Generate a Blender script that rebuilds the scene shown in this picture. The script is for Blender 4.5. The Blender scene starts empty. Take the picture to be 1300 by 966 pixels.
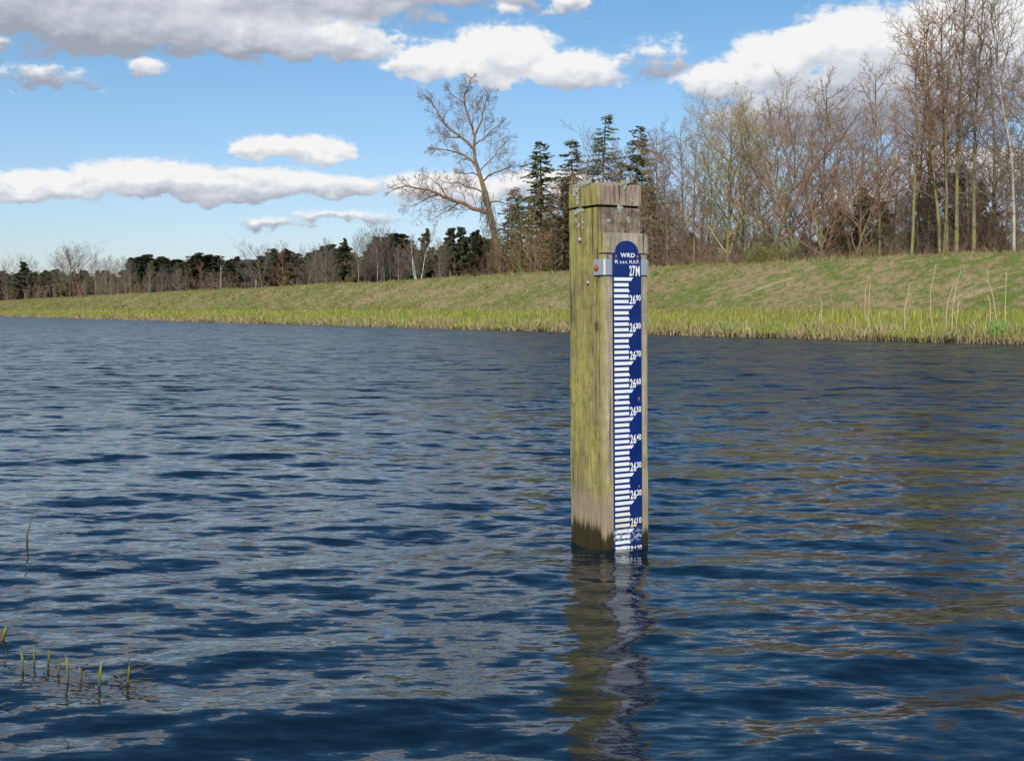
import bpy, math, random
import numpy as np
from mathutils import Vector, Matrix, noise as mnoise

R = math.radians
S = bpy.context.scene
COL = S.collection

# ------------------------------------------------------------------ camera
F = 1600.0                      # focal length in photo pixels (photo is 1300 wide)
HZ = 395.0                      # row of the horizon in the photo
CAM_H = 0.852
cam_d = bpy.data.cameras.new('camera')
cam = bpy.data.objects.new('camera', cam_d)
COL.objects.link(cam)
cam_d.sensor_width = 36.0
cam_d.lens = 36.0 * F / 1300.0
cam_d.shift_y = -45.0 / 1300.0
cam_d.clip_start = 0.05
cam_d.clip_end = 20000
cam.location = (0, 0, CAM_H)
cam.rotation_euler = (R(90) - math.atan(43.0 / F), 0, 0)
S.camera = cam

# ------------------------------------------------------------------ sun
SUN_AZ, SUN_EL = R(-14), R(37)          # azimuth measured from straight behind the camera
sun_to = Vector((math.sin(SUN_AZ) * math.cos(SUN_EL), -math.cos(SUN_AZ) * math.cos(SUN_EL), math.sin(SUN_EL)))
sd = bpy.data.lights.new('sun', 'SUN')
sd.energy = 4.8
sd.angle = R(0.53)
sd.color = (1.0, 0.945, 0.86)
sun = bpy.data.objects.new('sun', sd)
COL.objects.link(sun)
sun.rotation_euler = (-sun_to).to_track_quat('-Z', 'Y').to_euler()

S.view_settings.view_transform = 'Standard'
S.view_settings.look = 'None'
S.view_settings.gamma = 1
S.view_settings.use_curve_mapping = False
S.view_settings.exposure = 0.0

# ------------------------------------------------------------------ node helper
class NT:
    def __init__(self, nt):
        self.nt = nt
        nt.nodes.clear()
    def n(self, t, **kw):
        nd = self.nt.nodes.new(t)
        for k, v in kw.items():
            setattr(nd, k, v)
        return nd
    def put(self, sock, v):
        if v is None:
            return
        if isinstance(v, bpy.types.NodeSocket):
            self.nt.links.new(v, sock)
        elif isinstance(v, (tuple, list)) and sock.type == 'RGBA' and len(v) == 3:
            sock.default_value = (*v, 1)
        else:
            sock.default_value = v
    def m(self, op, a, b=None, c=None, clamp=False):
        nd = self.n('ShaderNodeMath', operation=op)
        nd.use_clamp = clamp
        for i, v in enumerate((a, b, c)):
            self.put(nd.inputs[i], v)
        return nd.outputs[0]
    def vm(self, op, a, b=None, c=None):
        nd = self.n('ShaderNodeVectorMath', operation=op)
        self.put(nd.inputs[0], a)
        if b is not None:
            self.put(nd.inputs[3 if op == 'SCALE' else 1], b)
        if c is not None:
            self.put(nd.inputs[2], c)
        return nd.outputs['Value'] if op in ('LENGTH', 'DOT_PRODUCT') else nd.outputs[0]
    def noise(self, vec, scale, detail=4, rough=0.5, dist=0.0):
        nd = self.n('ShaderNodeTexNoise')
        self.put(nd.inputs['Vector'], vec)
        nd.inputs['Scale'].default_value = scale
        nd.inputs['Detail'].default_value = detail
        nd.inputs['Roughness'].default_value = rough
        nd.inputs['Distortion'].default_value = dist
        return nd.outputs['Fac']
    def ramp(self, fac, stops, interp='LINEAR'):
        nd = self.n('ShaderNodeValToRGB')
        cr = nd.color_ramp
        cr.interpolation = interp
        while len(cr.elements) < len(stops):
            cr.elements.new(0.5)
        for e, (p, c) in zip(cr.elements, stops):
            e.position = p
            e.color = (*c, 1) if isinstance(c, (tuple, list)) else (c, c, c, 1)
        self.put(nd.inputs[0], fac)
        return nd.outputs[0]
    def mix(self, fac, a, b, blend='MIX'):
        nd = self.n('ShaderNodeMix', data_type='RGBA', blend_type=blend)
        self.put(nd.inputs[0], fac)
        self.put(nd.inputs[6], a)
        self.put(nd.inputs[7], b)
        return nd.outputs[2]
    def smooth(self, v, lo, hi):
        nd = self.n('ShaderNodeMapRange', interpolation_type='SMOOTHSTEP')
        self.put(nd.inputs[0], v)
        nd.inputs[1].default_value = lo
        nd.inputs[2].default_value = hi
        return nd.outputs[0]
    def lin(self, v, lo, hi, a=0.0, b=1.0):
        nd = self.n('ShaderNodeMapRange')
        self.put(nd.inputs[0], v)
        for i, q in zip((1, 2, 3, 4), (lo, hi, a, b)):
            nd.inputs[i].default_value = q
        return nd.outputs[0]
    def mapping(self, vec, scale=(1, 1, 1), rot=(0, 0, 0), loc=(0, 0, 0)):
        nd = self.n('ShaderNodeMapping')
        self.put(nd.inputs[0], vec)
        nd.inputs[1].default_value = loc
        nd.inputs[2].default_value = rot
        nd.inputs[3].default_value = scale
        return nd.outputs[0]
    def sep(self, v):
        nd = self.n('ShaderNodeSeparateXYZ')
        self.put(nd.inputs[0], v)
        return nd.outputs
    def comb(self, x, y, z=0.0):
        nd = self.n('ShaderNodeCombineXYZ')
        for i, v in enumerate((x, y, z)):
            self.put(nd.inputs[i], v)
        return nd.outputs[0]
    def bump(self, h, strength=0.5, dist=0.01, normal=None):
        nd = self.n('ShaderNodeBump')
        nd.inputs['Strength'].default_value = strength
        nd.inputs['Distance'].default_value = dist
        self.put(nd.inputs['Height'], h)
        if normal is not None:
            self.put(nd.inputs['Normal'], normal)
        return nd.outputs[0]
    def principled(self, color, rough=0.8, spec=0.3, metal=0.0, normal=None, ior=1.45, sss=None):
        nd = self.n('ShaderNodeBsdfPrincipled')
        self.put(nd.inputs['Base Color'], color)
        self.put(nd.inputs['Roughness'], rough)
        self.put(nd.inputs['Metallic'], metal)
        nd.inputs['Specular IOR Level'].default_value = spec
        nd.inputs['IOR'].default_value = ior
        if normal is not None:
            self.put(nd.inputs['Normal'], normal)
        return nd.outputs[0]
    def out(self, sh):
        o = self.n('ShaderNodeOutputMaterial')
        self.nt.links.new(sh, o.inputs[0])

def mat(name):
    m = bpy.data.materials.new(name)
    m.use_nodes = True
    return m, NT(m.node_tree)

# ------------------------------------------------------------------ world: daylight sky with clouds placed by direction
W = bpy.data.worlds.new("World")
S.world = W
W.use_nodes = True
t = NT(W.node_tree)
sky = t.n('ShaderNodeTexSky', sky_type='NISHITA')
sky.sun_disc = False
sky.sun_elevation = SUN_EL
sky.sun_rotation = R(180) - SUN_AZ
sky.altitude = 0
sky.air_density = 1.0
sky.dust_density = 0.6
sky.ozone_density = 2.0
SKY_K = 0.10
tc = t.n('ShaderNodeTexCoord')
dirv = t.vm('NORMALIZE', tc.outputs['Generated'])
dx, dy, dz = t.sep(dirv)
az = t.m('MULTIPLY', t.m('ARCTAN2', dx, dy), 57.2958)
el = t.m('MULTIPLY', t.m('ARCSINE', dz), 57.2958)
ncoord = t.comb(az, t.m('MULTIPLY', el, 1.5))
n_big = t.noise(ncoord, 0.26, 5, 0.5)
n_off = t.noise(t.vm('ADD', ncoord, (-0.3, 0.7, 0)), 0.26, 5, 0.5)
n_fine = t.noise(t.vm('ADD', ncoord, (40, 3, 0)), 0.62, 7, 0.56)
n_wisp = t.noise(t.vm('ADD', ncoord, (7, 31, 0)), 1.9, 6, 0.62)
n_fine_off = t.noise(t.vm('ADD', ncoord, (39.85, 3.35, 0)), 0.62, 7, 0.56)
warp = t.vm('SCALE', t.vm('SUBTRACT', t.comb(n_big, n_fine), (0.5, 0.5, 0)), 2.2)
warp = t.vm('MULTIPLY', warp, (1.0, 0.55, 0))
pw = t.vm('ADD', t.comb(az, el), warp)

def ang(px, py):
    rx = (px - 650) / F
    return math.degrees(math.atan(rx)), math.degrees(math.atan((HZ - py) / (F * math.sqrt(1 + rx * rx))))
# (px, py, half width px, half height up px, flat-bottom factor, weight of brightness, opacity)
CL = [
    (60, -10, 320, 72, 1.0, -0.08, 1.0), (330, -14, 260, 58, 1.0, 0.1, 1.0), (560, -27, 180, 50, 1.2, 0.1, 1.0),
    (120, 42, 100, 40, 1.2, -0.25, .9), (300, 46, 160, 36, 1.2, 0.1, 1.0), (425, 58, 95, 32, 1.3, 0.15, .8),
    (560, 90, 80, 38, 2.0, .25, 1.0), (640, 88, 85, 58, 2.2, .3, 1.0), (725, 96, 70, 32, 1.8, .25, 1.0),
    (915, 108, 62, 30, 1.4, .35, 1.0), (985, 88, 80, 46, 1.4, .4, 1.0), (1075, 62, 95, 52, 1.3, .4, 1.0),
    (1190, 70, 130, 72, 1.0, .1, 1.0), (1330, 60, 130, 80, 1.0, .3, 1.0), (1110, 130, 180, 50, 1.0, -.4, 1.0), (1000, 150, 120, 30, 1.0, -.3, .7),
    (345, 192, 58, 20, 2.0, .35, 1.0), (395, 196, 66, 24, 2.0, .35, 1.0),
    (-60, 240, 90, 22, 1.5, .2, 1.0), (60, 240, 100, 24, 1.5, .2, 1.0), (190, 236, 120, 34, 1.5, .2, 1.0), (330, 238, 130, 26, 1.5, .1, 1.0), (440, 240, 60, 16, 1.4, .1, .9),
    (350, 284, 55, 8, 1.0, .0, .34), (430, 275, 60, 8, 1.0, .0, .32), (560, 243, 95, 26, 1.4, .3, .9), (690, 238, 90, 24, 1.2, .3, .8),
    (1230, 222, 130, 36, 1.2, .1, .9), (1090, 262, 90, 24, 1.0, 0, .6),
    (185, 88, 24, 14, 1.0, .2, .7), (60, 96, 50, 12, 1.0, 0, .4), (835, 74, 50, 20, 1.0, .1, .3), (725, 6, 35, 16, 1.0, .3, .5), (5, 60, 18, 10, 1.0, .2, .7), (640, 16, 20, 10, 1, .2, .5),
]
dmax = sw = sy = None
for (px, py, ru, rv, fb, br, op) in CL:
    a0, e0 = ang(px, py)
    sx_, sy_ = F / 57.2958 / ru, F / 57.2958 / rv
    q = t.vm('MULTIPLY_ADD', pw, (sx_, sy_, 0), (-a0 * sx_, -e0 * sy_, 0))
    qx, qy, qz = t.sep(q)
    if fb != 1.0:
        qy2 = t.m('MULTIPLY_ADD', t.m('MINIMUM', qy, 0.0), fb - 1, qy)
        L = t.vm('LENGTH', t.comb(qx, qy2))
    else:
        L = t.vm('LENGTH', q)
    d = t.m('MULTIPLY_ADD', L, -op, op)
    wgt = t.m('POWER', t.m('MAXIMUM', t.m('ADD', d, 0.2), 0.001), 2.0)
    val = t.m('MULTIPLY', t.m('ADD', qy, br), wgt)
    dmax = d if dmax is None else t.m('SMOOTH_MAX', dmax, d, 0.15)
    sw = wgt if sw is None else t.m('ADD', sw, wgt)
    sy = val if sy is None else t.m('ADD', sy, val)
shade = t.m('DIVIDE', sy, sw)
dens = t.m('ADD', dmax, t.m('ADD', t.m('MULTIPLY_ADD', n_fine, 1.15, -0.56), t.m('MULTIPLY_ADD', n_wisp, 0.55, -0.25)))
m_in = t.m('MULTIPLY_ADD', t.smooth(dens, 0.0, 0.26), 0.8, t.m('MULTIPLY', t.smooth(dens, -0.14, 0.34), 0.2))
# sky beyond the frame: broken cumulus field of the same kind
inv = t.m('DIVIDE', 1.0, t.m('ADD', t.m('MAXIMUM', dz, 0.0), 0.12))
pl = t.comb(t.m('MULTIPLY', dx, inv), t.m('MULTIPLY', dy, inv))
nf = t.noise(t.vm('ADD', pl, (3.7, 8.2, 0)), 0.9, 9, 0.55)
nf2 = t.noise(t.vm('ADD', pl, (3.7 + sun_to.x * .12, 8.2 + sun_to.y * .12, 0)), 0.9, 9, 0.55)
outside = t.m('MAXIMUM', t.smooth(el, 13.5, 19.0), t.smooth(t.m('ABSOLUTE', az), 23, 30))
m_out = t.m('MULTIPLY', t.smooth(nf, 0.62, 0.75), outside)
mask = t.m('MULTIPLY', t.m('MAXIMUM', m_in, m_out), t.smooth(el, -0.2, 1.5))
billow = t.m('ADD', t.m('MULTIPLY', t.m('SUBTRACT', n_big, n_off), 1.5), t.m('MULTIPLY', t.m('SUBTRACT', n_fine, n_fine_off), 0.8))
lum_in = t.m('ADD', t.m('MULTIPLY_ADD', shade, 1.0, 0.62), billow)
lum_out = t.m('MULTIPLY_ADD', t.m('SUBTRACT', nf, nf2), 2.5, 0.40)
pick = t.smooth(t.m('SUBTRACT', m_in, m_out), -0.3, 0.3)
lum = t.m('ADD', t.m('MULTIPLY', lum_in, pick), t.m('MULTIPLY', lum_out, t.m('SUBTRACT', 1.0, pick)))
ccol = t.ramp(t.m('MULTIPLY', lum, .93), [(0.0, (0.37, 0.41, 0.49)), (0.35, (0.53, 0.57, 0.65)), (0.7, (0.74, 0.78, 0.84)), (1.0, (0.98, 0.98, 0.98))])
ccol = t.vm('SCALE', ccol, 1.0 / SKY_K * 0.93)
skyc = t.mix(1.0, sky.outputs[0], (0.90, 1.11, 1.18), 'MULTIPLY')
skyc = t.mix(t.smooth(el, 16.0, 0.0), skyc, t.mix(1.0, skyc, (1.10, .94, 1.08), 'MULTIPLY'))
skyc = t.mix(t.smooth(el, 3.0, 26.0), skyc, t.mix(1.0, skyc, (0.66, 0.90, 1.05), 'MULTIPLY'))
final = t.mix(mask, skyc, ccol)
bg = t.n('ShaderNodeBackground')
bg.inputs[1].default_value = SKY_K
t.put(bg.inputs[0], final)
wo = t.n('ShaderNodeOutputWorld')
W.node_tree.links.new(bg.outputs[0], wo.inputs[0])

# ------------------------------------------------------------------ canal frame: u runs along the far bank, n points away over it
VPX = -249.0
_t = (VPX - 650) / F
u = Vector((_t, 1, 0)).normalized()
n = Vector((u.y, -u.x, 0))
EDGE = 26.9
def at(px, o):
    """ground point seen in column px at the perpendicular distance o from the camera"""
    rx = (px - 650) / F
    d = o / (n.x * rx + n.y)
    return Vector((rx * d, d, 0))
def zrow(py, depth):
    return CAM_H + (HZ - py) * depth / F

# ------------------------------------------------------------------ mesh helpers
def link_mesh(name, verts, faces, m=None, parent=None, smooth=False, uvf=None):
    me = bpy.data.meshes.new(name)
    if isinstance(verts, np.ndarray):
        nv = len(verts)
        me.vertices.add(nv)
        me.vertices.foreach_set('co', verts.astype(np.float32).ravel())
        fa = np.asarray(faces, dtype=np.int32)
        k = fa.shape[1]
        me.loops.add(fa.size)
        me.loops.foreach_set('vertex_index', fa.ravel())
        me.polygons.add(len(fa))
        me.polygons.foreach_set('loop_start', np.arange(0, fa.size, k, dtype=np.int32))
        me.update(calc_edges=True)
    else:
        me.from_pydata([tuple(v) for v in verts], [], faces)
        me.update()
    if smooth:
        me.polygons.foreach_set('use_smooth', [True] * len(me.polygons))
    if m:
        me.materials.append(m)
    return put(name, me, parent)
def put(name, me, parent=None):
    o = bpy.data.objects.new(name, me)
    COL.objects.link(o)
    if parent:
        o.parent = parent
    return o
def tag(o, label=None, cat=None, group=None, kind=None):
    if label: o['label'] = label
    if cat: o['category'] = cat
    if group: o['group'] = group
    if kind: o['kind'] = kind
    return o
def empty(name, loc=(0, 0, 0), rz=0, s=1.0):
    o = bpy.data.objects.new(name, None)
    COL.objects.link(o)
    o.location = loc
    o.rotation_euler = (0, 0, rz)
    o.scale = (s, s, s) if not isinstance(s, tuple) else s
    o.empty_display_size = 0.2
    return o

class Buf:
    def __init__(self):
        self.v = []; self.f = []
    def tube(self, pts, rad, k=4, cap=False):
        v = self.v; f = self.f
        nrm = None
        for i, p in enumerate(pts):
            d = (pts[min(i + 1, len(pts) - 1)] - pts[max(i - 1, 0)])
            if nrm is None:
                a = Vector((0, 0, 1)) if abs(d.z) < 0.9 * d.length else Vector((1, 0, 0))
                nrm = d.cross(a).normalized()
            d = d.normalized()
            nrm = (nrm - d * nrm.dot(d))
            if nrm.length < 1e-6:
                nrm = d.orthogonal()
            nrm.normalize()
            b = d.cross(nrm)
            base = len(v)
            r = rad[i]
            for j in range(k):
                a = 2 * math.pi * j / k
                v.append(p + nrm * (math.cos(a) * r) + b * (math.sin(a) * r))
            if i:
                for j in range(k):
                    j2 = (j + 1) % k
                    f.append((base - k + j, base - k + j2, base + j2, base + j))
        if cap:
            f.append(tuple(range(len(v) - k, len(v))))
    def twig(self, p, q, r):
        """three sided spike"""
        d = (q - p)
        a = d.orthogonal().normalized() * r
        b = d.cross(a).normalized() * r
        i = len(self.v)
        self.v += [p + a, p - a * .5 + b * .87, p - a * .5 - b * .87, q]
        self.f += [(i, i + 1, i + 3), (i + 1, i + 2, i + 3), (i + 2, i, i + 3)]
    def quad(self, p, a, b):
        i = len(self.v)
        self.v += [p - a, p + b, p + a, p - b]
        self.f.append((i, i + 1, i + 2, i + 3))
    def mesh(self, name, m, smooth=True):
        me = bpy.data.meshes.new(name)
        me.from_pydata([tuple(x) for x in self.v], [], self.f)
        me.update()
        if smooth:
            me.polygons.foreach_set('use_smooth', [True] * len(me.polygons))
        me.materials.append(m)
        return me

# ------------------------------------------------------------------ ground materials
def grass_colors(t, berm):
    pos = t.n('ShaderNodeNewGeometry').outputs['Position']
    # along the canal patches are long, across they are short
    rot = math.atan2(u.y, u.x)
    pc = t.mapping(pos, rot=(0, 0, -rot))
    big = t.noise(pc, 0.35, 5, 0.6)
    mid = t.noise(t.vm('ADD', pc, (31, 7, 3)), 2.6, 6, 0.72)
    fine = t.noise(t.vm('ADD', pc, (3, 77, 9)), 9.0, 4, 0.7)
    straw = t.mix(fine, (0.235, 0.165, 0.085), (0.42, 0.33, 0.19))
    green = t.mix(mid, (0.075, 0.125, 0.022), (0.20, 0.235, 0.06))
    g = t.m('MULTIPLY_ADD', big, 0.40, t.m('MULTIPLY', mid, 0.90))
    return pc, pos, big, mid, fine, straw, green, g

gm, t = mat('ground_turf')
pc, pos, big, mid, fine, straw, green, g = grass_colors(t, False)
isg = t.smooth(t.m('ADD', g, t.m('MULTIPLY', fine, 0.22)), 0.69, 0.83)
base = t.mix(isg, straw, green)
# sand scars slanting down the dyke face
sc = t.mapping(pos, rot=(0, 0, -math.atan2(u.y, u.x) + 0.5), scale=(0.28, 0.9, 0.5), loc=(4, 9, 0))
scar = t.smooth(t.noise(sc, 1.0, 4, 0.6), 0.62, 0.70)
base = t.mix(t.m('MULTIPLY', scar, 0.75), base, (0.44, 0.34, 0.23))
ov = t.vm('DOT_PRODUCT', pos, tuple(n))
# brown strip at the foot of the slope
foot = t.m('MULTIPLY', t.smooth(ov, 30.0, 30.8), t.smooth(t.m('ADD', ov, t.m('MULTIPLY', mid, 2.0)), 33.2, 31.6))
base = t.mix(t.m('MULTIPLY', foot, 0.7), base, t.mix(fine, (0.19, 0.13, 0.07), (0.36, 0.27, 0.16)))
# wet dark mud at the water line, leaf litter far behind
z = t.sep(pos)[2]
berm = t.m('MULTIPLY', t.smooth(ov, 27.0, 27.8), t.smooth(ov, 31.6, 30.9))
base = t.mix(t.m('MULTIPLY', berm, 0.85), base, t.mix(mid, (0.12, 0.14, 0.03), (0.30, 0.30, 0.08)))
wet = t.smooth(t.m('ADD', z, t.m('MULTIPLY', fine, 0.12)), 0.30, 0.14)
base = t.mix(wet, base, (0.035, 0.026, 0.016))
lit = t.smooth(ov, 41.5, 43.5)
base = t.mix(lit, base, t.mix(mid, (0.07, 0.05, 0.03), (0.17, 0.12, 0.075)))
t.out(t.principled(base, 0.95, 0.1, normal=t.bump(t.m('ADD', fine, mid), 0.8, 0.12)))

def blade_mat(name, bright):
    m, t = mat(name)
    at_ = t.n('ShaderNodeAttribute', attribute_name='rnd').outputs['Fac']
    pc, pos, big, mid, fine, straw, green, g = grass_colors(t, False)
    if bright:
        gg = t.ramp(at_, [(0, (0.13, 0.18, 0.02)), (.4, (0.26, 0.31, 0.035)), (.75, (0.40, 0.42, 0.06)), (1, (0.50, 0.40, 0.20))])
        z = t.sep(pos)[2]
        dry = t.m('ADD', t.smooth(t.m('ADD', z, t.m('MULTIPLY', mid, .5)), 0.50, 0.20), t.smooth(mid, .50, .62), clamp=True)
        col = t.mix(t.m('MULTIPLY', dry, 0.72), gg, t.mix(at_, (0.24, 0.17, 0.09), (0.50, 0.40, 0.25)))
    else:
        isg = t.smooth(t.m('ADD', g, t.m('MULTIPLY', at_, 0.26)), 0.71, 0.85)
        col = t.mix(isg, t.mix(at_, (0.27, 0.185, 0.09), (0.48, 0.365, 0.19)), t.mix(at_, (0.09, 0.145, 0.03), (0.24, 0.27, 0.07)))
    pr = t.n('ShaderNodeBsdfPrincipled')
    t.put(pr.inputs['Base Color'], col)
    pr.inputs['Roughness'].default_value = 0.7
    pr.inputs['Specular IOR Level'].default_value = 0.15
    tr = t.n('ShaderNodeBsdfTranslucent')
    t.put(tr.inputs[0], col)
    mx = t.n('ShaderNodeMixShader')
    mx.inputs[0].default_value = 0.25
    t.nt.links.new(pr.outputs[0], mx.inputs[1])
    t.nt.links.new(tr.outputs[0], mx.inputs[2])
    t.out(mx.outputs[0])
    return m

# ------------------------------------------------------------------ terrain
PROF = [(-400, 2.6), (-60, 2.0), (-8, 1.2), (-3, .45), (-1.2, .14), (-.5, .0), (.3, -.35), (2, -1.0), (4, -1.4), (23.5, -1.4), (26.2, -.5), (26.75, -.12), (26.95, .10),
        (27.3, .22), (28.5, .34), (30.0, .60), (31.2, .80), (32.0, 1.02), (36.2, 2.86), (36.9, 3.0), (40.4, 2.98), (41.2, 2.8), (44.5, 1.5), (47, 1.3), (60, 1.2), (120, 1.1), (400, 1.1)]
po = np.array([p[0] for p in PROF]); pz = np.array([p[1] for p in PROF])
def vnoise(x, y, seed=0, octs=4, f0=1.0, gain=0.5):
    """value noise on arrays"""
    out = np.zeros_like(x, dtype=float); amp = 1.0; tot = 0
    for k in range(octs):
        f = f0 * 2 ** k
        xi = np.floor(x * f); yi = np.floor(y * f)
        fx = x * f - xi; fy = y * f - yi
        fx = fx * fx * (3 - 2 * fx); fy = fy * fy * (3 - 2 * fy)
        def h(a, b):
            q = np.sin(a * 127.1 + b * 311.7 + seed * 74.7 + k * 19.3) * 43758.5453
            return q - np.floor(q)
        v = (h(xi, yi) * (1 - fx) + h(xi + 1, yi) * fx) * (1 - fy) + (h(xi, yi + 1) * (1 - fx) + h(xi + 1, yi + 1) * fx) * fy
        out += amp * v; tot += amp; amp *= gain
    return out / tot
def edge_shift(s):
    return (vnoise(s, 0 * s, 5, 4, .25) - .5) * .9
def ground_z(s, o):
    s = np.asarray(s, float); o = np.asarray(o, float)
    shift = (vnoise(s, 0 * s, 5, 4, .25) - .5) * .9 * np.clip((o - 25) / 2, 0, 1) * np.clip((32 - o) / 3, 0, 1)
    zz = np.interp(o + shift, po, pz)
    land = np.clip((o - 26.9) / .6, 0, 1)
    top = np.clip((o - 30) / 3, 0, 1) * np.clip((43 - o) / 2, 0, 1)
    zz = zz + land * ((vnoise(s, o, 1, 4, .6) - .5) * .22 * (1 - .3 * top) + (vnoise(s, o, 2, 3, .12) - .5) * .25 * top)
    return zz
def gz(p):
    pv = Vector((p[0], p[1], 0))
    return float(ground_z(np.array([pv.dot(u)]), np.array([pv.dot(n)]))[0])
sv = np.concatenate([[-3000, -1000, -300, -120, -60], np.arange(-40, 90, .5), np.arange(90, 260, 1.5), [300, 360, 450, 600, 900, 1500, 3000, 6000]])
ovv = np.unique(np.concatenate([[-3000, -1000], po, np.arange(-6, 3, .5), np.arange(26, 29, .2), np.arange(29, 44, .35), np.arange(44, 60, 2), [80, 160, 250, 800, 2000, 6000]]))
SS, OO = np.meshgrid(sv, ovv, indexing='ij')
ZZ = ground_z(SS, OO)
V = np.stack([SS * u.x + OO * n.x, SS * u.y + OO * n.y, ZZ], -1).reshape(-1, 3)
def grid_faces(a, b):
    i = np.arange(a * b).reshape(a, b)
    return np.stack([i[:-1, :-1].ravel(), i[1:, :-1].ravel(), i[1:, 1:].ravel(), i[:-1, 1:].ravel()], -1)
ter = link_mesh('ground', V, grid_faces(len(sv), len(ovv))[:, ::-1], gm, smooth=True)
tag(ter, kind='structure')
# make normals face up
if ter.data.polygons[0].normal.z < 0:
    ter.data.flip_normals()

# ------------------------------------------------------------------ water
rng = np.random.default_rng(11)
rows = [-30, -15, -8, -4, -2, -.6, .3, 1.0]
d = 1.5
while d < 420:
    rows.append(d); d *= 1.0068 if d > 12 else (1.0045 if d > 2.2 else 1.02)
rows = np.array(rows + [600, 900, 1600, 3000, 6000])
NC = 620
cc = np.linspace(-1, 1, NC)
cc = np.where(np.abs(cc) < .86, cc / .86, np.sign(cc) * (1 + (np.abs(cc) - .86) / .14 * 5) )
hw = np.abs(rows) * .47 + .7
X = cc[None, :] * hw[:, None] + .0 * rows[:, None]
Y = np.repeat(rows[:, None], NC, 1)
dr = np.gradient(rows)
sx = np.abs(np.gradient(X, axis=1))
spacing = np.maximum(np.repeat(dr[:, None], NC, 1), sx)
Zw = np.zeros_like(X); DX = np.zeros_like(X); DY = np.zeros_like(X)
NW = 170
lam = np.exp(rng.uniform(math.log(.06), math.log(1.5), NW))
th = rng.normal(0, 1, NW) * R(20) * np.clip((.5 / lam) ** .35, .9, 2.0) + R(100)
# a few longer swells
lam[:5] = [1.4, 1.0, .8, .65, .55]
slope = .0098 * np.exp(-((np.log(lam / .28)) / 1.15) ** 2) + .001
slope[:5] = .0145
ph = rng.uniform(0, 2 * math.pi, NW)
best = None
for trial in range(400):        # phases of the longer waves: near mean level where the post stands
    cand = ph.copy(); cand[:12] = rng.uniform(0, 2 * math.pi, 12)
    kk0 = 2 * math.pi / lam
    zt = float(np.sum(slope / kk0 * np.sin(kk0 * (np.cos(th) * .36 + np.sin(th) * 4.42) + cand)))
    if best is None or abs(zt + .004) < best[0]:
        best = (abs(zt + .004), cand)
ph = best[1]
gust = .30 + 1.25 * vnoise(X * .6, Y * .35, 9, 3, .5)
for L_, a_, s_, p_ in zip(lam, th, slope, ph):
    k = 2 * math.pi / L_
    kx, ky = k * math.cos(a_), k * math.sin(a_)
    fade = np.clip((L_ / spacing - 2.5) / 3, 0, 1)
    if L_ < .55:
        fade = fade * gust
    q = kx * X + ky * Y + p_
    amp = s_ / k * fade
    Zw += amp * np.sin(q)
    c_ = np.cos(q) * amp * .8
    DX += c_ * math.cos(a_); DY += c_ * math.sin(a_)
V = np.stack([X + DX, Y + DY, Zw], -1).reshape(-1, 3)
wm, t = mat('canal_water')
pos = t.n('ShaderNodeNewGeometry').outputs['Position']
wp = t.mapping(pos, scale=(1.0, 2.6, 1), rot=(0, 0, R(-9)))
far = t.n('ShaderNodeAttribute', attribute_name='far').outputs['Fac']
def ripple(vec, scale, ax, ay):
    nd = t.n('ShaderNodeTexNoise')
    t.put(nd.inputs['Vector'], vec)
    nd.inputs['Scale'].default_value = scale
    nd.inputs['Detail'].default_value = 3.0
    nd.inputs['Roughness'].default_value = 0.55
    return t.vm('MULTIPLY', t.vm('SUBTRACT', nd.outputs['Color'], (.5, .5, .5)), (ax, ay, 0))
wq = t.mapping(pos, scale=(0.5, 1.5, 1), rot=(0, 0, R(-9)))
# ripples too small for the mesh, given as surface slopes; they matter more where the mesh is coarse
rip_near = ripple(wq, 20.0, 0.22, 0.48)
rip_mid = ripple(t.vm('ADD', wq, (9, 4, 2)), 7.5, 0.8, 2.0)
rip_big = ripple(t.vm('ADD', wq, (1, 40, 2)), 2.2, 0.4, 1.2)
sl = t.vm('ADD', rip_near, t.vm('SCALE', t.vm('ADD', rip_mid, rip_big), t.m('MINIMUM', far, 1.0)))
nrm = t.vm('NORMALIZE', t.vm('ADD', t.n('ShaderNodeNewGeometry').outputs['Normal'], sl))
# unresolved ripples far out: their spread of slopes is the roughness
wr = t.m('ADD', t.lin(far, 0, 1, .04, .20), t.lin(far, 1, 3, 0, .06))
t.out(t.principled((0.002, 0.009, 0.017), wr, 0.5, normal=nrm, ior=1.30))
wat = link_mesh('water', V, grid_faces(len(rows), NC)[:, ::-1], wm, smooth=True)
if wat.data.polygons[len(wat.data.polygons) // 2].normal.z < 0:
    wat.data.flip_normals()
aa = wat.data.attributes.new('far', 'FLOAT', 'POINT')
aa.data.foreach_set('value', (np.clip((spacing - .012) / .06, 0, 1) + 2.0 * np.clip((spacing - .12) / .5, 0, 1)).astype(np.float32).ravel())
tag(wat, kind='structure')

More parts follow.
